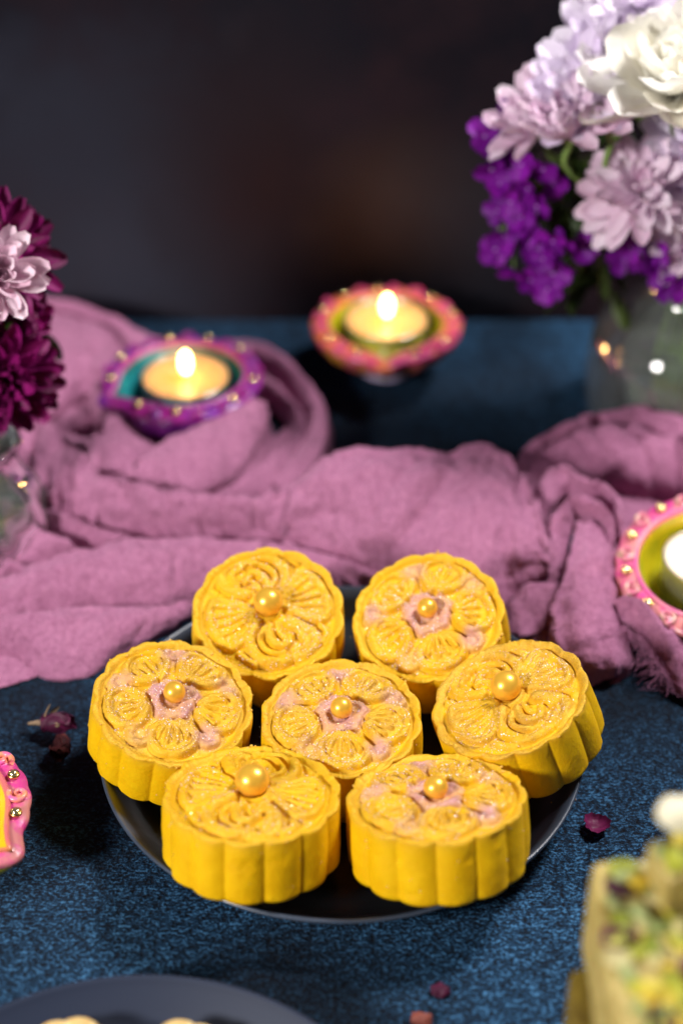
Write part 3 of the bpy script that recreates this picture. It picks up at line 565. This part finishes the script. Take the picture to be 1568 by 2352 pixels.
pinkA = clay('pink_orange_paint', (.58, .04, .20), (.62, .15, .05)); magB = clay('magenta_paint', (.30, .012, .20), (.19, .02, .28)); hot = clay('hot_pink_paint', (.62, .05, .26), (.58, .20, .20), .35, 1.2)
lipo = clay('salmon_lip_paint', (.66, .15, .16), (.68, .22, .08)); lipp = clay('pink_lip_paint', (.70, .12, .34), (.72, .24, .28)); lipm = clay('orchid_lip_paint', (.40, .06, .28), (.45, .12, .40))
lime = clay('lime_paint', (.42, .42, .01), (.58, .50, .01)); teal = clay('teal_paint', (.01, .16, .18), (.02, .30, .33)); yb = clay('amber_paint', (.70, .34, .02), (.45, .30, .02)); dkp = clay('deep_purple_paint', (.12, .01, .16), (.22, .02, .20)); yel = clay('yellow_paint', (.85, .50, .01), (.75, .55, .02))
beadp = clay('pink_bead_paint', (.66, .18, .28), (.58, .34, .26), .3, 2); beado = clay('orange_bead_paint', (.82, .30, .16), (.78, .12, .42), .3, 1.5)
def tealight(label, loc, wax, flame_h=1.15, lit=True, spin=0, fl=(0, 0)):
    t = thing('tealight', label, 'candle', loc, group='tealight candles burning in clay lamps'); t.scale = (.94, .94, 1)
    v, f = lathe([(.01, 0), (1.88, 0), (1.92, .05), (1.95, 1.5), (1.98, 1.56), (1.96, 1.6), (1.91, 1.58), (1.88, 1.45), (1.87, .1), (.01, .1)], 72, fr=lambda r, z, a: r * (1 + .004 * np.sin(a * 36))); obj('cup', mesh('cup', v, f, M_CUP), t)
    v, f = lathe([(.01, 1.40), (.5, 1.41), (1.2, 1.44), (1.7, 1.48), (1.86, 1.52), (1.87, 1.4), (1.86, .15), (.01, .12)], 72); obj('wax', mesh('wax', v, f, wax), t)
    v, f = tube([(0, 0, 1.35), (.01, .01, 1.6), (.03, .0, 1.82)], .05, 6); obj('wick', mesh('wick', v, f, M_WICK), t)
    pr = np.array([(.01, 0), (.16, .06), (.27, .25), (.33, .5), (.33, .82), (.27, 1.12), (.15, 1.34), (.01, 1.43)]); pr[:, 1] *= flame_h / 1.5
    pr[:, 0] *= .82; v, f = lathe(catmull(pr, 24), 24); obj('flame', mesh('flame', v, f, M_FLAME), t, loc=(.03, 0, 1.68)); return t
pB = at(887, 745, 2.6); pL = at(420, 868, 3.0)
diya('pink and orange clay lamp with yellow lining at the back of the table', (pB[0], pB[1], .95), R_(-92), (clay('mustard_rose_paint', (.30, .04, .07), (.36, .17, .01)), pinkA, lipo, lime, pinkA), 9, plain('pale_foot', (.35, .28, .42), .4), flat=.82)
tealight('tealight burning in the pink lamp at the back', (pB[0], pB[1] + .32, 1.14), M_WAX)
diya('purple clay lamp with teal lining resting on the mauve cloth', (pL[0], pL[1], 1.0), R_(212), (dkp, magB, lipm, teal, magB), 9)
tealight('tealight burning in the purple and teal lamp', (pL[0] + .08, pL[1] + .42, 1.28), M_WAX)
diya('pink beaded clay lamp with lime lining cut by the right edge', (13.5, 8.2, .75), R_(60), (yb, hot, lipp, lime, beadp), 11, tilt_n=(-.12, -.22, .95))
tealight('tealight in the pink and lime lamp at the right edge', (13.5, 8.1, 1.12), M_WAX2)
diya('pink and orange clay lamp with pointed lime spout cut by the left edge', (-12.95, -3.95, .05), R_(-30), (lime, hot, lipo, yel, beado), 9, group=None)

# ------------------------------------------------------------------ glass vases
def vase(label, loc, prof, thick, water_z, ribs=None, seg=96):
    t = thing('glass_vase', label, 'vase', loc); pr = catmull(np.array(prof), 44)
    inn = pr.copy(); inn[:, 0] = np.maximum(inn[:, 0] - thick, .02); inn = inn[inn[:, 1] > thick * 1.6][::-1]; top = pr[-1]
    full = np.vstack([[(.02, 0)], pr, [(top[0] - thick / 2, top[1] + thick * .4)], inn, [(.02, inn[-1][1])]])
    v, f = lathe(full, seg, fr=ribs); obj('vase_body', mesh('vase_body', v, f, M_GLASS), t)
    wi = inn[::-1]; wi = wi[wi[:, 1] < water_z]; wv = np.vstack([[(.02, wi[0][1] - .02)], wi + np.array([.012, 0]), [(wi[-1][0], water_z), (.02, water_z)]])
    v, f = lathe(wv, seg, fr=ribs); obj('water', mesh('water', v, f, M_WATER), t); return t
VR = np.array([14.6, 21.6, 0])
vase('round glass vase with water and green stems at the right edge', VR, [(2.0, 0), (3.4, .05), (3.95, .5), (4.15, 1.6), (4.15, 3.0), (3.95, 4.2), (3.3, 5.3), (2.4, 6.1), (2.05, 6.7), (2.1, 7.4), (2.35, 7.8)], .22, 3.6)
VL = np.array([-13.75, 12.4, 0])
vase('small twisted glass vase cut by the left edge', VL, [(1.2, 0), (1.9, .05), (2.25, .6), (2.45, 1.6), (2.2, 2.7), (1.7, 3.6), (1.5, 4.3), (1.75, 5.0)], .2, 2.6, ribs=lambda r, z, a: r * (1 + .035 * np.cos(8 * a + z * 1.4)))

# ------------------------------------------------------------------ flowers
def petal_mesh(name, L, W, mat, cup=.3, curl=.3, tip=1.0, base=.25, nu=8, nv=5, wav=0, notch=0):
    u = np.linspace(0, 1, nu); v = np.linspace(-1, 1, nv); U, Vv = np.meshgrid(u, v, indexing='ij')
    wd = W / 2 * (base + (1 - base) * np.sin(PI / 2 * np.clip(U / .62, 0, 1))) * np.where(U > .62, np.sqrt(np.clip(1 - ((U - .62) / .40) ** (2.2 * tip), 0.03, 1)), 1)
    X = U * L - notch * L * (U ** 6) * (1 - np.abs(Vv)) ; Y = Vv * wd; Z = cup * W * (Vv ** 2) * (.4 + .6 * np.sin(PI * U)) + curl * L * U ** 2
    Z = Z + wav * W * np.sin(U * 9 + Vv * 4)
    ang = 0
    return mesh(name, np.stack([X, Y, Z], -1).reshape(-1, 3), grid_faces(nu, nv), mat)
def bloom(label, cat, c, n, rings, meshes, rad0=.15, stem_to=None, centre=True, jit=.12, group=None, name='chrysanthemum', seed=0, calyx=True, size=1.25):
    rr = random.Random(seed); t = thing(name, label, cat, c, n=n, group=group)
    for (cnt, elev, scl, z0, r0) in rings:
        scl = scl * size
        ph = rr.random() * 6
        for k in range(cnt):
            az = ph + k * 2 * PI / cnt + rr.gauss(0, jit); el = elev + rr.gauss(0, jit); s = scl * rr.uniform(.88, 1.1)
            M = Matrix.Rotation(az, 4, 'Z') @ Matrix.Translation(Vector((r0, 0, z0)) * S) @ Matrix.Rotation(-el, 4, 'Y') @ Matrix.Rotation(rr.gauss(0, .25), 4, 'X') @ Matrix.Scale(s, 4)
            obj('petal', rr.choice(meshes), t, M)
    if centre:
        v, f = ico(.22, (0, 0, .12), (1, 1, .6), 2); v = v + (noise(v * 14, seed) * .03)[:, None]; obj('flower_centre', mesh('flower_centre', v, f, M_CENTRE), t)
    if calyx:
        v, f = ico(.32, (0, 0, -.15), (1, 1, .8), 2); obj('calyx', mesh('calyx', v, f, M_STEM), t)
    if stem_to is not None:
        Mi = t.matrix_basis.inverted(); c = np.array(c); e = np.array(stem_to); nn = np.array(Vector(n).normalized())
        P = catmull(np.array([c - nn * .25, c - nn * 1.6 + np.array([0, 0, -.5]), e + np.array([0, 0, 2.2]) * 1.0, e, (e + (e - np.array([*VR[:2], e[2]])) * 0 + np.array([random.uniform(-1.2, 1.2), random.uniform(-1.2, 1.2), -e[2] + .5]))]), 26)
        P = np.array([Mi @ Vector(p * S) / S for p in P]); v, f = tube(P, .13, 7); obj('stem', mesh('stem', v, f, M_STEM), t)
    return t
pk = [petal_mesh('petal', 1.75, .62, M_PINKP, .35, .20, wav=.03), petal_mesh('petal', 1.6, .55, M_PINKP, .45, .10), petal_mesh('petal', 1.85, .66, M_PINKP, .25, -.12, wav=.04), petal_mesh('petal', 1.5, .6, M_PINKP, .5, .35)]
ll = [petal_mesh('petal', 1.75, .72, M_LILACP, .30, .10, wav=.03), petal_mesh('petal', 1.6, .62, M_LILACP, .4, -.05), petal_mesh('petal', 1.8, .78, M_LILACP, .3, .25, wav=.03)]
iv = [petal_mesh('petal', 2.5, 1.55, M_WHITEP, .25, .18, base=.35, nu=10, nv=9, wav=.015), petal_mesh('petal', 2.3, 1.45, M_WHITEP, .32, .3, base=.35, nu=10, nv=9)]
mr = [petal_mesh('petal', 1.7, .55, M_MAROON, .5, .15, wav=.04), petal_mesh('petal', 1.55, .5, M_MAROON, .6, .35), petal_mesh('petal', 1.8, .6, M_MAROON, .4, -.1, wav=.04)]
bl = [petal_mesh('petal', 1.2, .5, M_BLUSH, .5, .3), petal_mesh('petal', 1.35, .55, M_BLUSH, .45, .5)]
mum = [(13, -.15, 1.05, 0, .12), (13, .12, 1.0, .06, .12), (12, .45, .92, .12, .10), (10, .8, .75, .16, .08), (8, 1.1, .55, .2, .05)]
half = [(13, .55, 1.0, 0, .12), (12, .85, .98, .06, .10), (10, 1.1, .85, .10, .08), (8, 1.25, .7, .15, .05)]
NR = VR + np.array([0, 0, 7.2])
def sR(): return NR + np.array([random.uniform(-1, 1), random.uniform(-1, 1), -1])
g = 'pale flowers in the right bouquet'
bloom('open dusky pink chrysanthemum facing the viewer above the right vase', 'flower', atY(1470, 445, 18.0), (-.25, -.62, .72), mum, pk, stem_to=sR(), seed=1, group=g)
bloom('pink chrysanthemum with upright petals right of the violet sprig', 'flower', atY(1306, 312, 18.6), (-.28, -.35, .88), half, pk, stem_to=sR(), seed=2, group=g)
bloom('leftmost pink chrysanthemum seen from the side over the violet florets', 'flower', atY(1240, 300, 19.6), (-.62, -.25, .72), half, pk, stem_to=sR(), seed=3, group=g)
bloom('half closed pink bud below the white flower', 'flower', atY(1408, 305, 18.2), (-.1, -.3, .9), [(9, .9, .85, 0, .08), (8, 1.1, .8, .05, .06), (6, 1.3, .7, .1, .03)], pk, stem_to=sR(), seed=4, group=g)
bloom('lilac chrysanthemum reaching left at the top of the bouquet', 'flower', atY(1385, 120, 20.4), (-.55, -.35, .7), mum[:4], ll, stem_to=sR(), seed=5, group=g)
bloom('lilac chrysanthemum behind the white flower at the top edge', 'flower', atY(1470, 25, 21.0), (-.1, -.35, .9), mum[:4], ll, stem_to=sR(), seed=6, group=g)
bloom('lilac pink chrysanthemum right of the open one, cut by the right edge', 'flower', atY(1600, 330, 19.0), (.2, -.8, .5), mum, ll, stem_to=sR(), seed=7, group=g)
bloom('drooping pink chrysanthemum low at the right edge', 'flower', atY(1610, 520, 18.8), (.0, -.8, .3), mum[:4], pk, stem_to=sR(), seed=8, group=g)
bloom('lilac chrysanthemum tucked between the two pink ones and the white flower', 'flower', atY(1345, 205, 19.6), (-.4, -.6, .65), mum[:4], ll, stem_to=sR(), seed=17, group=g)
bloom('large ivory white flower with broad petals at the upper right', 'flower', atY(1548, 218, 18.0), (-.2, -.4, .9), [(8, .1, 1.0, 0, .15), (8, .38, .98, .06, .15), (7, .65, .9, .12, .12), (6, .95, .75, .2, .1), (5, 1.2, .6, .25, .06)], iv, stem_to=sR(), seed=9, size=1.38, jit=.2, name='white_flower', centre=False, group=g)
VLt = VL + np.array([0, 0, 4.4])
def sL(): return VLt + np.array([random.uniform(-.6, .6), random.uniform(-.6, .6), -.5])
dense = [(18, -.35, 1.0, -.05, .15), (18, -.1, 1.05, 0, .15), (18, .15, 1.0, .06, .14), (16, .4, .95, .12, .12), (14, .65, .85, .16, .10), (12, .9, .7, .2, .08), (8, 1.15, .5, .22, .05)]
bloom('upper maroon chrysanthemum at the left edge', 'flower', atY(-12, 590, 13.6), (.45, -.6, .65), [(a, b, c_ * 1.12, d, e) for a, b, c_, d, e in dense], mr, stem_to=sL(), seed=11, size=1.12, group='maroon chrysanthemums in the left bouquet')
bloom('lower maroon chrysanthemum hanging over the twisted glass vase', 'flower', atY(-4, 862, 12.4), (.30, -.92, .1), [(a, b, c_ * 1.08, d, e) for a, b, c_, d, e in dense], mr, stem_to=sL(), seed=12, size=1.15, group='maroon chrysanthemums in the left bouquet')
bloom('inner maroon chrysanthemum filling the gap behind the blush flower', 'flower', atY(-30, 725, 14.2), (.35, -.8, .4), dense, mr, stem_to=sL(), seed=14, group='maroon chrysanthemums in the left bouquet')
bloom('blush pink flower in front of the maroon ones at the left edge', 'flower', atY(-22, 628, 10.8), (.45, -.75, .45), [(14, .1, 1.1, 0, .1), (13, .4, 1.05, .05, .1), (12, .7, .95, .1, .08), (8, 1.0, .7, .15, .05)], bl, stem_to=sL(), seed=13, size=1.15)
# violet sprigs : sprig > floret > petal
vp = [petal_mesh('petal', .62, .62, M_PURPLE, .15, .1, base=.35, nu=6, nv=5, notch=.12), petal_mesh('petal', .70, .66, M_PURPLE, .2, -.1, base=.35, nu=6, nv=5, notch=.1)]
M_EYE = plain('floret_eye', (.42, .20, .55), .6)
ev, ef = ico(.07, (0, 0, .03), (1.2, .8, .5), 1); EYE = mesh('floret_eye', ev, ef, M_EYE)
def sprig(label, base, spots, group=None, seed=0):
    rr = random.Random(seed); base = np.array(base); t = thing('violet_sprig', label, 'flower', base, group=group)
    pts = [np.array(atY(*p)) + np.array([.12, 0, .12]) for p in spots]; ST = []
    cen = np.mean(pts, 0)
    for p in pts:
        n = Vector((rr.gauss(-.25, .5), rr.gauss(-.8, .25), rr.gauss(.15, .45))).normalized()
        M = Matrix.Translation(Vector(p - base) * S) @ tilt(n).to_4x4() @ Matrix.Scale(rr.uniform(.82, 1.12), 4)
        f = obj('floret', EYE, t, M); k0 = rr.random() * 6; m = rr.choice((4, 5))
        for k in range(m):
            obj('petal', rr.choice(vp), f, Matrix.Rotation(k0 + k * 2 * PI / m + rr.gauss(0, .1), 4, 'Z') @ Matrix.Rotation(-rr.gauss(.25, .2), 4, 'Y') @ Matrix.Translation(Vector((.05, 0, 0)) * S))
        mid = (p + cen) / 2 + np.array([.3, .8, 0]); ST.append(tube(catmull(np.array([p + np.array([0, .1, -.02]), mid, base]) - base, 10), .05, 5))
    v, f = join(ST); obj('stalk', mesh('stalk', v, f, M_STEM), t)
sprig('violet sprig hanging down the left side of the right bouquet', (9.6, 21, 11), [(1160, 270, 20), (1128, 345, 20), (1122, 395, 19.8), (1140, 430, 19.6), (1165, 365, 20), (1190, 385, 19.6), (1135, 490, 19.8), (1165, 470, 19.4), (1205, 440, 19.2), (1240, 395, 19.4), (1262, 430, 19.6), (1225, 480, 19.0), (1190, 505, 19.2), (1150, 545, 19.4), (1130, 580, 19.6), (1180, 560, 19.0), (1205, 540, 19), (1172, 625, 19.3), (1105, 320, 20.2)], seed=2)
sprig('violet sprig with the lowest florets under the green leaves', (10.6, 21, 9.5), [(1262, 560, 18.4), (1290, 560, 18.3), (1330, 578, 18.8), (1240, 600, 18.4), (1285, 605, 18.2), (1262, 635, 18.4), (1250, 670, 18.6), (1210, 650, 18.9), (1225, 590, 18.8)], seed=3)
sprig('small violet sprig below the open pink chrysanthemum', (13.2, 20.6, 8.8), [(1440, 575, 18.4), (1470, 600, 18.4), (1500, 590, 18.2), (1515, 635, 18.2), (1540, 640, 18.1), (1530, 665, 18.2), (1570, 610, 18.4), (1425, 600, 18.8), (1555, 580, 18.4)], seed=4)
# foliage
lf = petal_mesh('leaf', 2.2, .75, M_LEAF, .25, -.15, base=.2, nu=8, nv=5, wav=.04); lf2 = petal_mesh('leaf', 1.6, .35, M_LEAF, .2, -.2, base=.3)
def foliage(label, c, spread, cnt, seed, group=None):
    rr = random.Random(seed); t = thing('leaf_sprig', label, 'foliage', c, group=group)
    for k in range(cnt):
        p = Vector((rr.gauss(0, spread[0]), rr.gauss(0, spread[1]), rr.gauss(0, spread[2])))
        M = Matrix.Translation(p * S) @ Euler((rr.gauss(0, .7), rr.gauss(.3, .7), rr.uniform(0, 6.28))).to_matrix().to_4x4() @ Matrix.Scale(rr.uniform(.7, 1.15), 4)
        obj('leaf', rr.choice((lf, lf2, lf2)), t, M)
    v, f = tube(catmull(np.array([(0, 0, 1.5), (.2, 0, 0), (.5, .3, -2.5)]), 10), .09, 6); obj('stem', mesh('stem', v, f, M_STEM), t)
foliage('dark green leaves behind the violet florets of the right bouquet', atY(1290, 430, 21.2), (.95, .6, 1.3), 60, 5)
foliage('olive leaves hanging below the pink chrysanthemums', atY(1365, 560, 20.8), (.9, .6, .9), 46, 6)
foliage('dark leaves filling the middle of the right bouquet', atY(1500, 420, 22.2), (1.6, .6, 1.8), 60, 7)
foliage('dark leaves over the neck of the right vase', VR + np.array([.2, 0, 8.4]), (1.1, .8, .5), 36, 8)
foliage('dark leaves between the maroon chrysanthemums', atY(-30, 740, 14.5), (.8, .6, 1.0), 30, 9)
def stems(label, base, top, cnt, r, seed):
    rr = random.Random(seed); t = thing('cut_stems', label, 'stems', base)
    for k in range(cnt):
        a = rr.random() * 6.28; b = a + PI + rr.gauss(0, .6)
        P = catmull(np.array([(r * .8 * math.cos(a) * rr.uniform(.4, 1), r * .8 * math.sin(a) * rr.uniform(.4, 1), .45), (r * .3 * math.cos(a), r * .3 * math.sin(a), top * .4), (r * .35 * math.cos(b), r * .35 * math.sin(b), top)]), 12)
        v, f = tube(P, rr.uniform(.10, .2), 7); obj('stem', mesh('stem', v, f, M_STEM), t)
        if k % 2: obj('leaf', lf2, t, Matrix.Translation(Vector(P[rr.randint(2, 8)]) * S) @ Euler((rr.random(), rr.random(), rr.random() * 6)).to_matrix().to_4x4())
stems('green cut stems standing in the round glass vase', VR, 8.5, 26, 3.0, 3)
stems('green cut stems standing in the twisted glass vase', VL, 5.5, 7, 1.3, 4)

# ------------------------------------------------------------------ dried rose buds, petal, crumbs
M_ROSE = petal_mat('dried_rose', (.035, .003, .018), (.13, .010, .055), .6, 3, .15); M_ROSED = petal_mat('dried_dark_rose', (.025, .003, .006), (.08, .012, .012), .7, 3, .1); M_SEPAL = petal_mat('dried_sepal', (.14, .10, .05), (.30, .20, .13), .7, 3, .1)
def bud(label, c, n, L, W, mat, sepals=True, seed=0):
    rr = random.Random(seed); t = thing('dried_rosebud', label, 'rosebud', c, n=n)
    v, f = ico(1, (0, 0, L * .45), (W * .42, W * .42, L * .45), 3); v = v + (fbm(v * 3, seed, 3) * .05)[:, None] * (v - np.array([0, 0, L * .45])); obj('bud_core', mesh('bud_core', v, f, mat), t)
    pm = petal_mesh('petal', L, W * .95, mat, .42, -.05, base=.5, nu=8, nv=7, wav=.04)
    for k in range(6):
        M = Matrix.Rotation(k * 1.15 + rr.random() * .3, 4, 'Z') @ Matrix.Translation(Vector((W * .36, 0, 0)) * S) @ Matrix.Rotation(-(PI / 2 + .12 + rr.gauss(0, .05)), 4, 'Y') @ Matrix.Scale(rr.uniform(.85, 1.05), 4)
        obj('petal', pm, t, M)
    if sepals:
        sm = petal_mesh('sepal', L * .7, W * .28, M_SEPAL, .3, .35, tip=.6)
        for k in range(5):
            obj('sepal', sm, t, Matrix.Rotation(k * 1.256 + .3, 4, 'Z') @ Matrix.Rotation(-rr.uniform(.1, 1.2), 4, 'Y'))
        v, f = tube([(0, 0, .1), (0, 0, -.2), (.05, 0, -.55)], [.13, .1, .05], 6); obj('stem', mesh('stem', v, f, M_SEPAL), t)
    return t
p = at(100, 1660, .5); bud('purple dried rosebud with pale sepals lying left of the plate', p, (.92, -.12, .12), 1.1, .85, M_ROSE, True, 1)
p = at(143, 1700, .4); bud('dark red dried rosebud in the shade beside the purple one', p, (.05, -.9, .25), 1.0, .74, M_ROSED, False, 2)
u = np.linspace(-1, 1, 15); U, Vv = np.meshgrid(u, u, indexing='ij'); A = np.arctan2(Vv, U); rr_ = np.maximum(abs(U), abs(Vv)); e = .42 * (1 + .07 * np.sin(3 * A + 1) + .05 * np.sin(11 * A))
X = rr_ * np.cos(A) * e; Y = rr_ * np.sin(A) * e; Z = .05 + .55 * (rr_ ** 2.2) * .5 + .05 * noise(np.stack([X * 6, Y * 6, X * 0], -1), 3)
pc = at(1368, 1905, .05)
obj('rose_petal', mesh('rose_petal', np.stack([X, Y, Z], -1).reshape(-1, 3), grid_faces(15, 15), petal_mat('curled_rose_petal', (.07, .004, .03), (.24, .02, .11), .5, 3, .2)), loc=pc, label='curled dark magenta rose petal lying right of the plate', category='petal')
def crumb(label, c, s, mat, seed):
    v, f = ico(s, (0, 0, s * .6), (1.3, .9, .75), 3); v = v * (1 + fbm(v / s * 1.3, seed, 3) * .35)[:, None]; v[:, 2] = np.maximum(v[:, 2], 0.003)
    obj('rose_crumb', mesh('rose_crumb', v, f, mat), loc=c, label=label, category='crumb')
crumb('small dark red rose crumb near the bottom edge', at(1010, 2283, 0), .22, M_ROSE, 4)
crumb('orange brown rose crumb at the bottom edge', at(966, 2348, 0), .24, plain('brown_crumb', (.20, .045, .03), .7), 6)
crumb('tiny yellow cake crumb beside the right plate rim', at(1316, 1837, 0), .06, M_CRUMB, 8)
r_ = np.random.default_rng(5); C = []
for _ in range(26):
    a = r_.random() * 2 * PI; q = r_.uniform(3, 7.2); s = r_.uniform(.012, .03); z = .33 if q < 5.5 else .36 + (q - 5.5) * .42
    C.append(ico(s, (q * math.cos(a), q * math.sin(a), z + s), (1, 1, 1), 1))
v, f = join(C); obj('crumb_dust', mesh('crumb_dust', v, f, M_CRUMB), label='fine yellow crumbs scattered over the black plate', category='crumbs', kind='stuff')

# ------------------------------------------------------------------ pale cookies on the navy plate
n = N('pale_cookie'); n.p(Base_Color=n.mix(n.ramp(n.noise(3, 4, .6), [(.4, 0.), (.6, 1.)]), (.72, .45, .14), (.82, .62, .30)), Roughness=.5, Subsurface_Weight=.15, Subsurface_Scale=.002, Normal=n.bump(n.noise(12, 4), .02, .4)); M_COOK = n.m
def cookie(label, c, spin, R=1.45):
    A_ = lambda r, z, a: r * (1 - .10 * (1 - np.abs(np.sin(4 * a)) ** .7))
    pr = catmull(np.array([(.01, 0), (R * .9, 0), (R, .15), (R * 1.02, .7), (R * .98, 1.1), (R * .86, 1.28), (R * .6, 1.22), (R * .3, 1.3), (.01, 1.34)]), 40)
    t = thing('cookie', label, 'cookie', c, rot=(0, 0, spin), group='pale scalloped cookies on the navy plate')
    v, f = lathe(pr, 96, fr=A_); v[:, 2] += fbm(v * 2, 4, 3) * .02; obj('body', mesh('cookie_body', v, f, M_COOK), t)
    for k in range(8):
        a = k * PI / 4 + PI / 8; pv, pf = ico(1, (R * .62 * math.cos(a), R * .62 * math.sin(a), 1.26), (.28, .28, .14), 2); obj('relief_petal', mesh('relief_petal', pv, pf, M_COOK), t)
pa = at(172, 2318, 1.85); pb = at(420, 2324, 1.85)
cookie('left pale scalloped cookie on the navy plate', (pa[0], pa[1] - 1.5, .5), .2); cookie('right pale scalloped cookie on the navy plate', (pb[0], pb[1] - 1.5, .5), .5)

# ------------------------------------------------------------------ pistachio barfi
def rbox(L, W, H, seed, rough=.05, n=18):
    V = []; F = []; off = 0
    for ax in range(3):
        for sg in (-1, 1):
            u = np.linspace(-1, 1, n); a, b = np.meshgrid(u, u, indexing='ij'); P = np.zeros((n, n, 3)); o1, o2 = [(1, 2), (2, 0), (0, 1)][ax]; P[..., ax] = sg; P[..., o1] = a * sg if False else a; P[..., o2] = b
            P = P / (np.sum(np.abs(P) ** 24, -1) ** (1 / 24))[..., None]; f = grid_faces(n, n); f = f[:, ::-1] if sg < 0 else f
            V.append(P.reshape(-1, 3)); F.append(f + off); off += n * n
    V = np.vstack(V) * np.array([L / 2, W / 2, H / 2]); V = V + fbm(V * 1.5 + seed, seed, 3)[:, None] * rough * (V / np.linalg.norm(V, axis=1)[:, None]); return V, np.vstack(F)
n = N('shaded_olive_fudge'); f1 = n.noise(2.2, 4, .6); n.p(Base_Color=n.mix(n.ramp(f1, [(.38, 0.), (.62, 1.)]), (.12, .075, .006), (.22, .15, .015)), Roughness=.65, Normal=n.bump(n.noise(7, 4), .06, .6)); M_FUDGE_SHADE = n.m  # darker olive fudge, shade on the lower blocks painted into its colour
n = N('pistachio_fudge'); f1 = n.noise(2.2, 4, .6); n.p(Base_Color=n.mix(n.ramp(f1, [(.38, 0.), (.62, 1.)]), (.34, .25, .06), (.54, .42, .14)), Roughness=.6, Subsurface_Weight=.15, Subsurface_Scale=.003, Normal=n.bump(n.noise(7, 4), .06, .6)); M_FUDGE = n.m
M_NUT = [petal_mat('green_nut', (.16, .20, .02), (.40, .40, .03), .5, 1, 0), petal_mat('pale_nut', (.50, .42, .14), (.62, .55, .28), .5, 1, 0), petal_mat('golden_nut', (.66, .42, .03), (.62, .55, .08), .5, 1, 0), petal_mat('mint_nut', (.28, .34, .10), (.36, .40, .16), .5, 1, 0)]
NUTM = []
for k in range(8):
    v, f = ico(.27, (0, 0, 0), (1.3, .8, .55), 2); v = v * (1 + fbm(v * 4 + k, k, 2) * .3)[:, None]; NUTM.append(mesh('nut_piece', v, f, M_NUT[k % 4]))
def barfi(label, c, yaw, dims, nuts, seed, petals=(), mat=None):
    L, W, H = dims; t = thing('barfi_block', label, 'sweet', c, rot=(0, 0, yaw), group='pistachio barfi blocks in the stack')
    v, f = rbox(L, W, H, seed); v[:, 2] += H / 2; obj('fudge', mesh('fudge', v, f, mat or M_FUDGE), t); rr = random.Random(seed)
    for k in range(nuts):
        M = Matrix.Translation(Vector((rr.uniform(-.455, .455) * L, rr.uniform(-.455, .455) * W, H + rr.uniform(0, .12))) * S) @ Euler((rr.gauss(0, .3), rr.gauss(0, .3), rr.random() * 6.28)).to_matrix().to_4x4() @ Matrix.Scale(rr.uniform(.6, 1.25), 4)
        obj('nut_piece', NUTM[rr.choice((0, 0, 1, 2, 3, 4, 5, 6, 7))], t, M)
    pm = petal_mesh('rose_petal', .9, .8, M_ROSE, .3, .2, base=.4, nu=7, nv=6, wav=.05)
    for (x, y) in petals:
        obj('rose_petal', pm, t, Matrix.Translation(Vector((x, y, H + .2)) * S) @ Euler((rr.gauss(0, .4), rr.gauss(0, .3), rr.random() * 6)).to_matrix().to_4x4())
    return t
TL = at(1352, 1968, 9.0); yw = 0.0
def corner(c, L, W): # centre from the far-left corner
    return (c[0] + L / 2 * math.cos(yw) + W / 2 * math.sin(yw), c[1] + L / 2 * math.sin(yw) - W / 2 * math.cos(yw))
bx = corner(TL, 6.5, 8.0)
barfi('lowest pistachio barfi block of the stack in the lower right corner', (bx[0] - .5, bx[1] - .7, .02), yw, (6.5, 8.0, 2.9), 0, 31, mat=M_FUDGE_SHADE)
barfi('middle pistachio barfi block of the stack in the lower right corner', (bx[0] - .45, bx[1] - .7, 2.98), yw, (6.35, 8.0, 2.9), 0, 32, mat=M_FUDGE_SHADE)
barfi('topmost wide barfi block covered with chopped pistachios and rose petals', (bx[0], bx[1], 6.05), yw, (6.5, 8.0, 2.95), 290, 33, petals=((-2.1, -.6), (-1.0, .9), (-2.4, 1.4), (-1.5, -1.9), (-.9, -1.7), (-1.3, -2.2), (-2.3, 2.6), (.5, 1)))
p2 = at(1475, 1900, 10.6)
barfi('small barfi piece lying on top of the block in the lower right corner', (p2[0] + 1.85, p2[1] - .35, 9.12), R_(14), (3.2, 1.3, 1.1), 34, 34)
v, f = ico(.52, (0, 0, .45), (1.2, 1, .85), 3); v = v * (1 + fbm(v * 1.5, 3, 3) * .08)[:, None]; pw = at(1562, 1845, 10.9)
obj('white_nut', mesh('white_nut', v, f, plain('blanched_nut', (.78, .72, .52), .5)), loc=(pw[0], pw[1] - .3, 10.4), label='blanched white nut resting on the top barfi piece', category='nut')
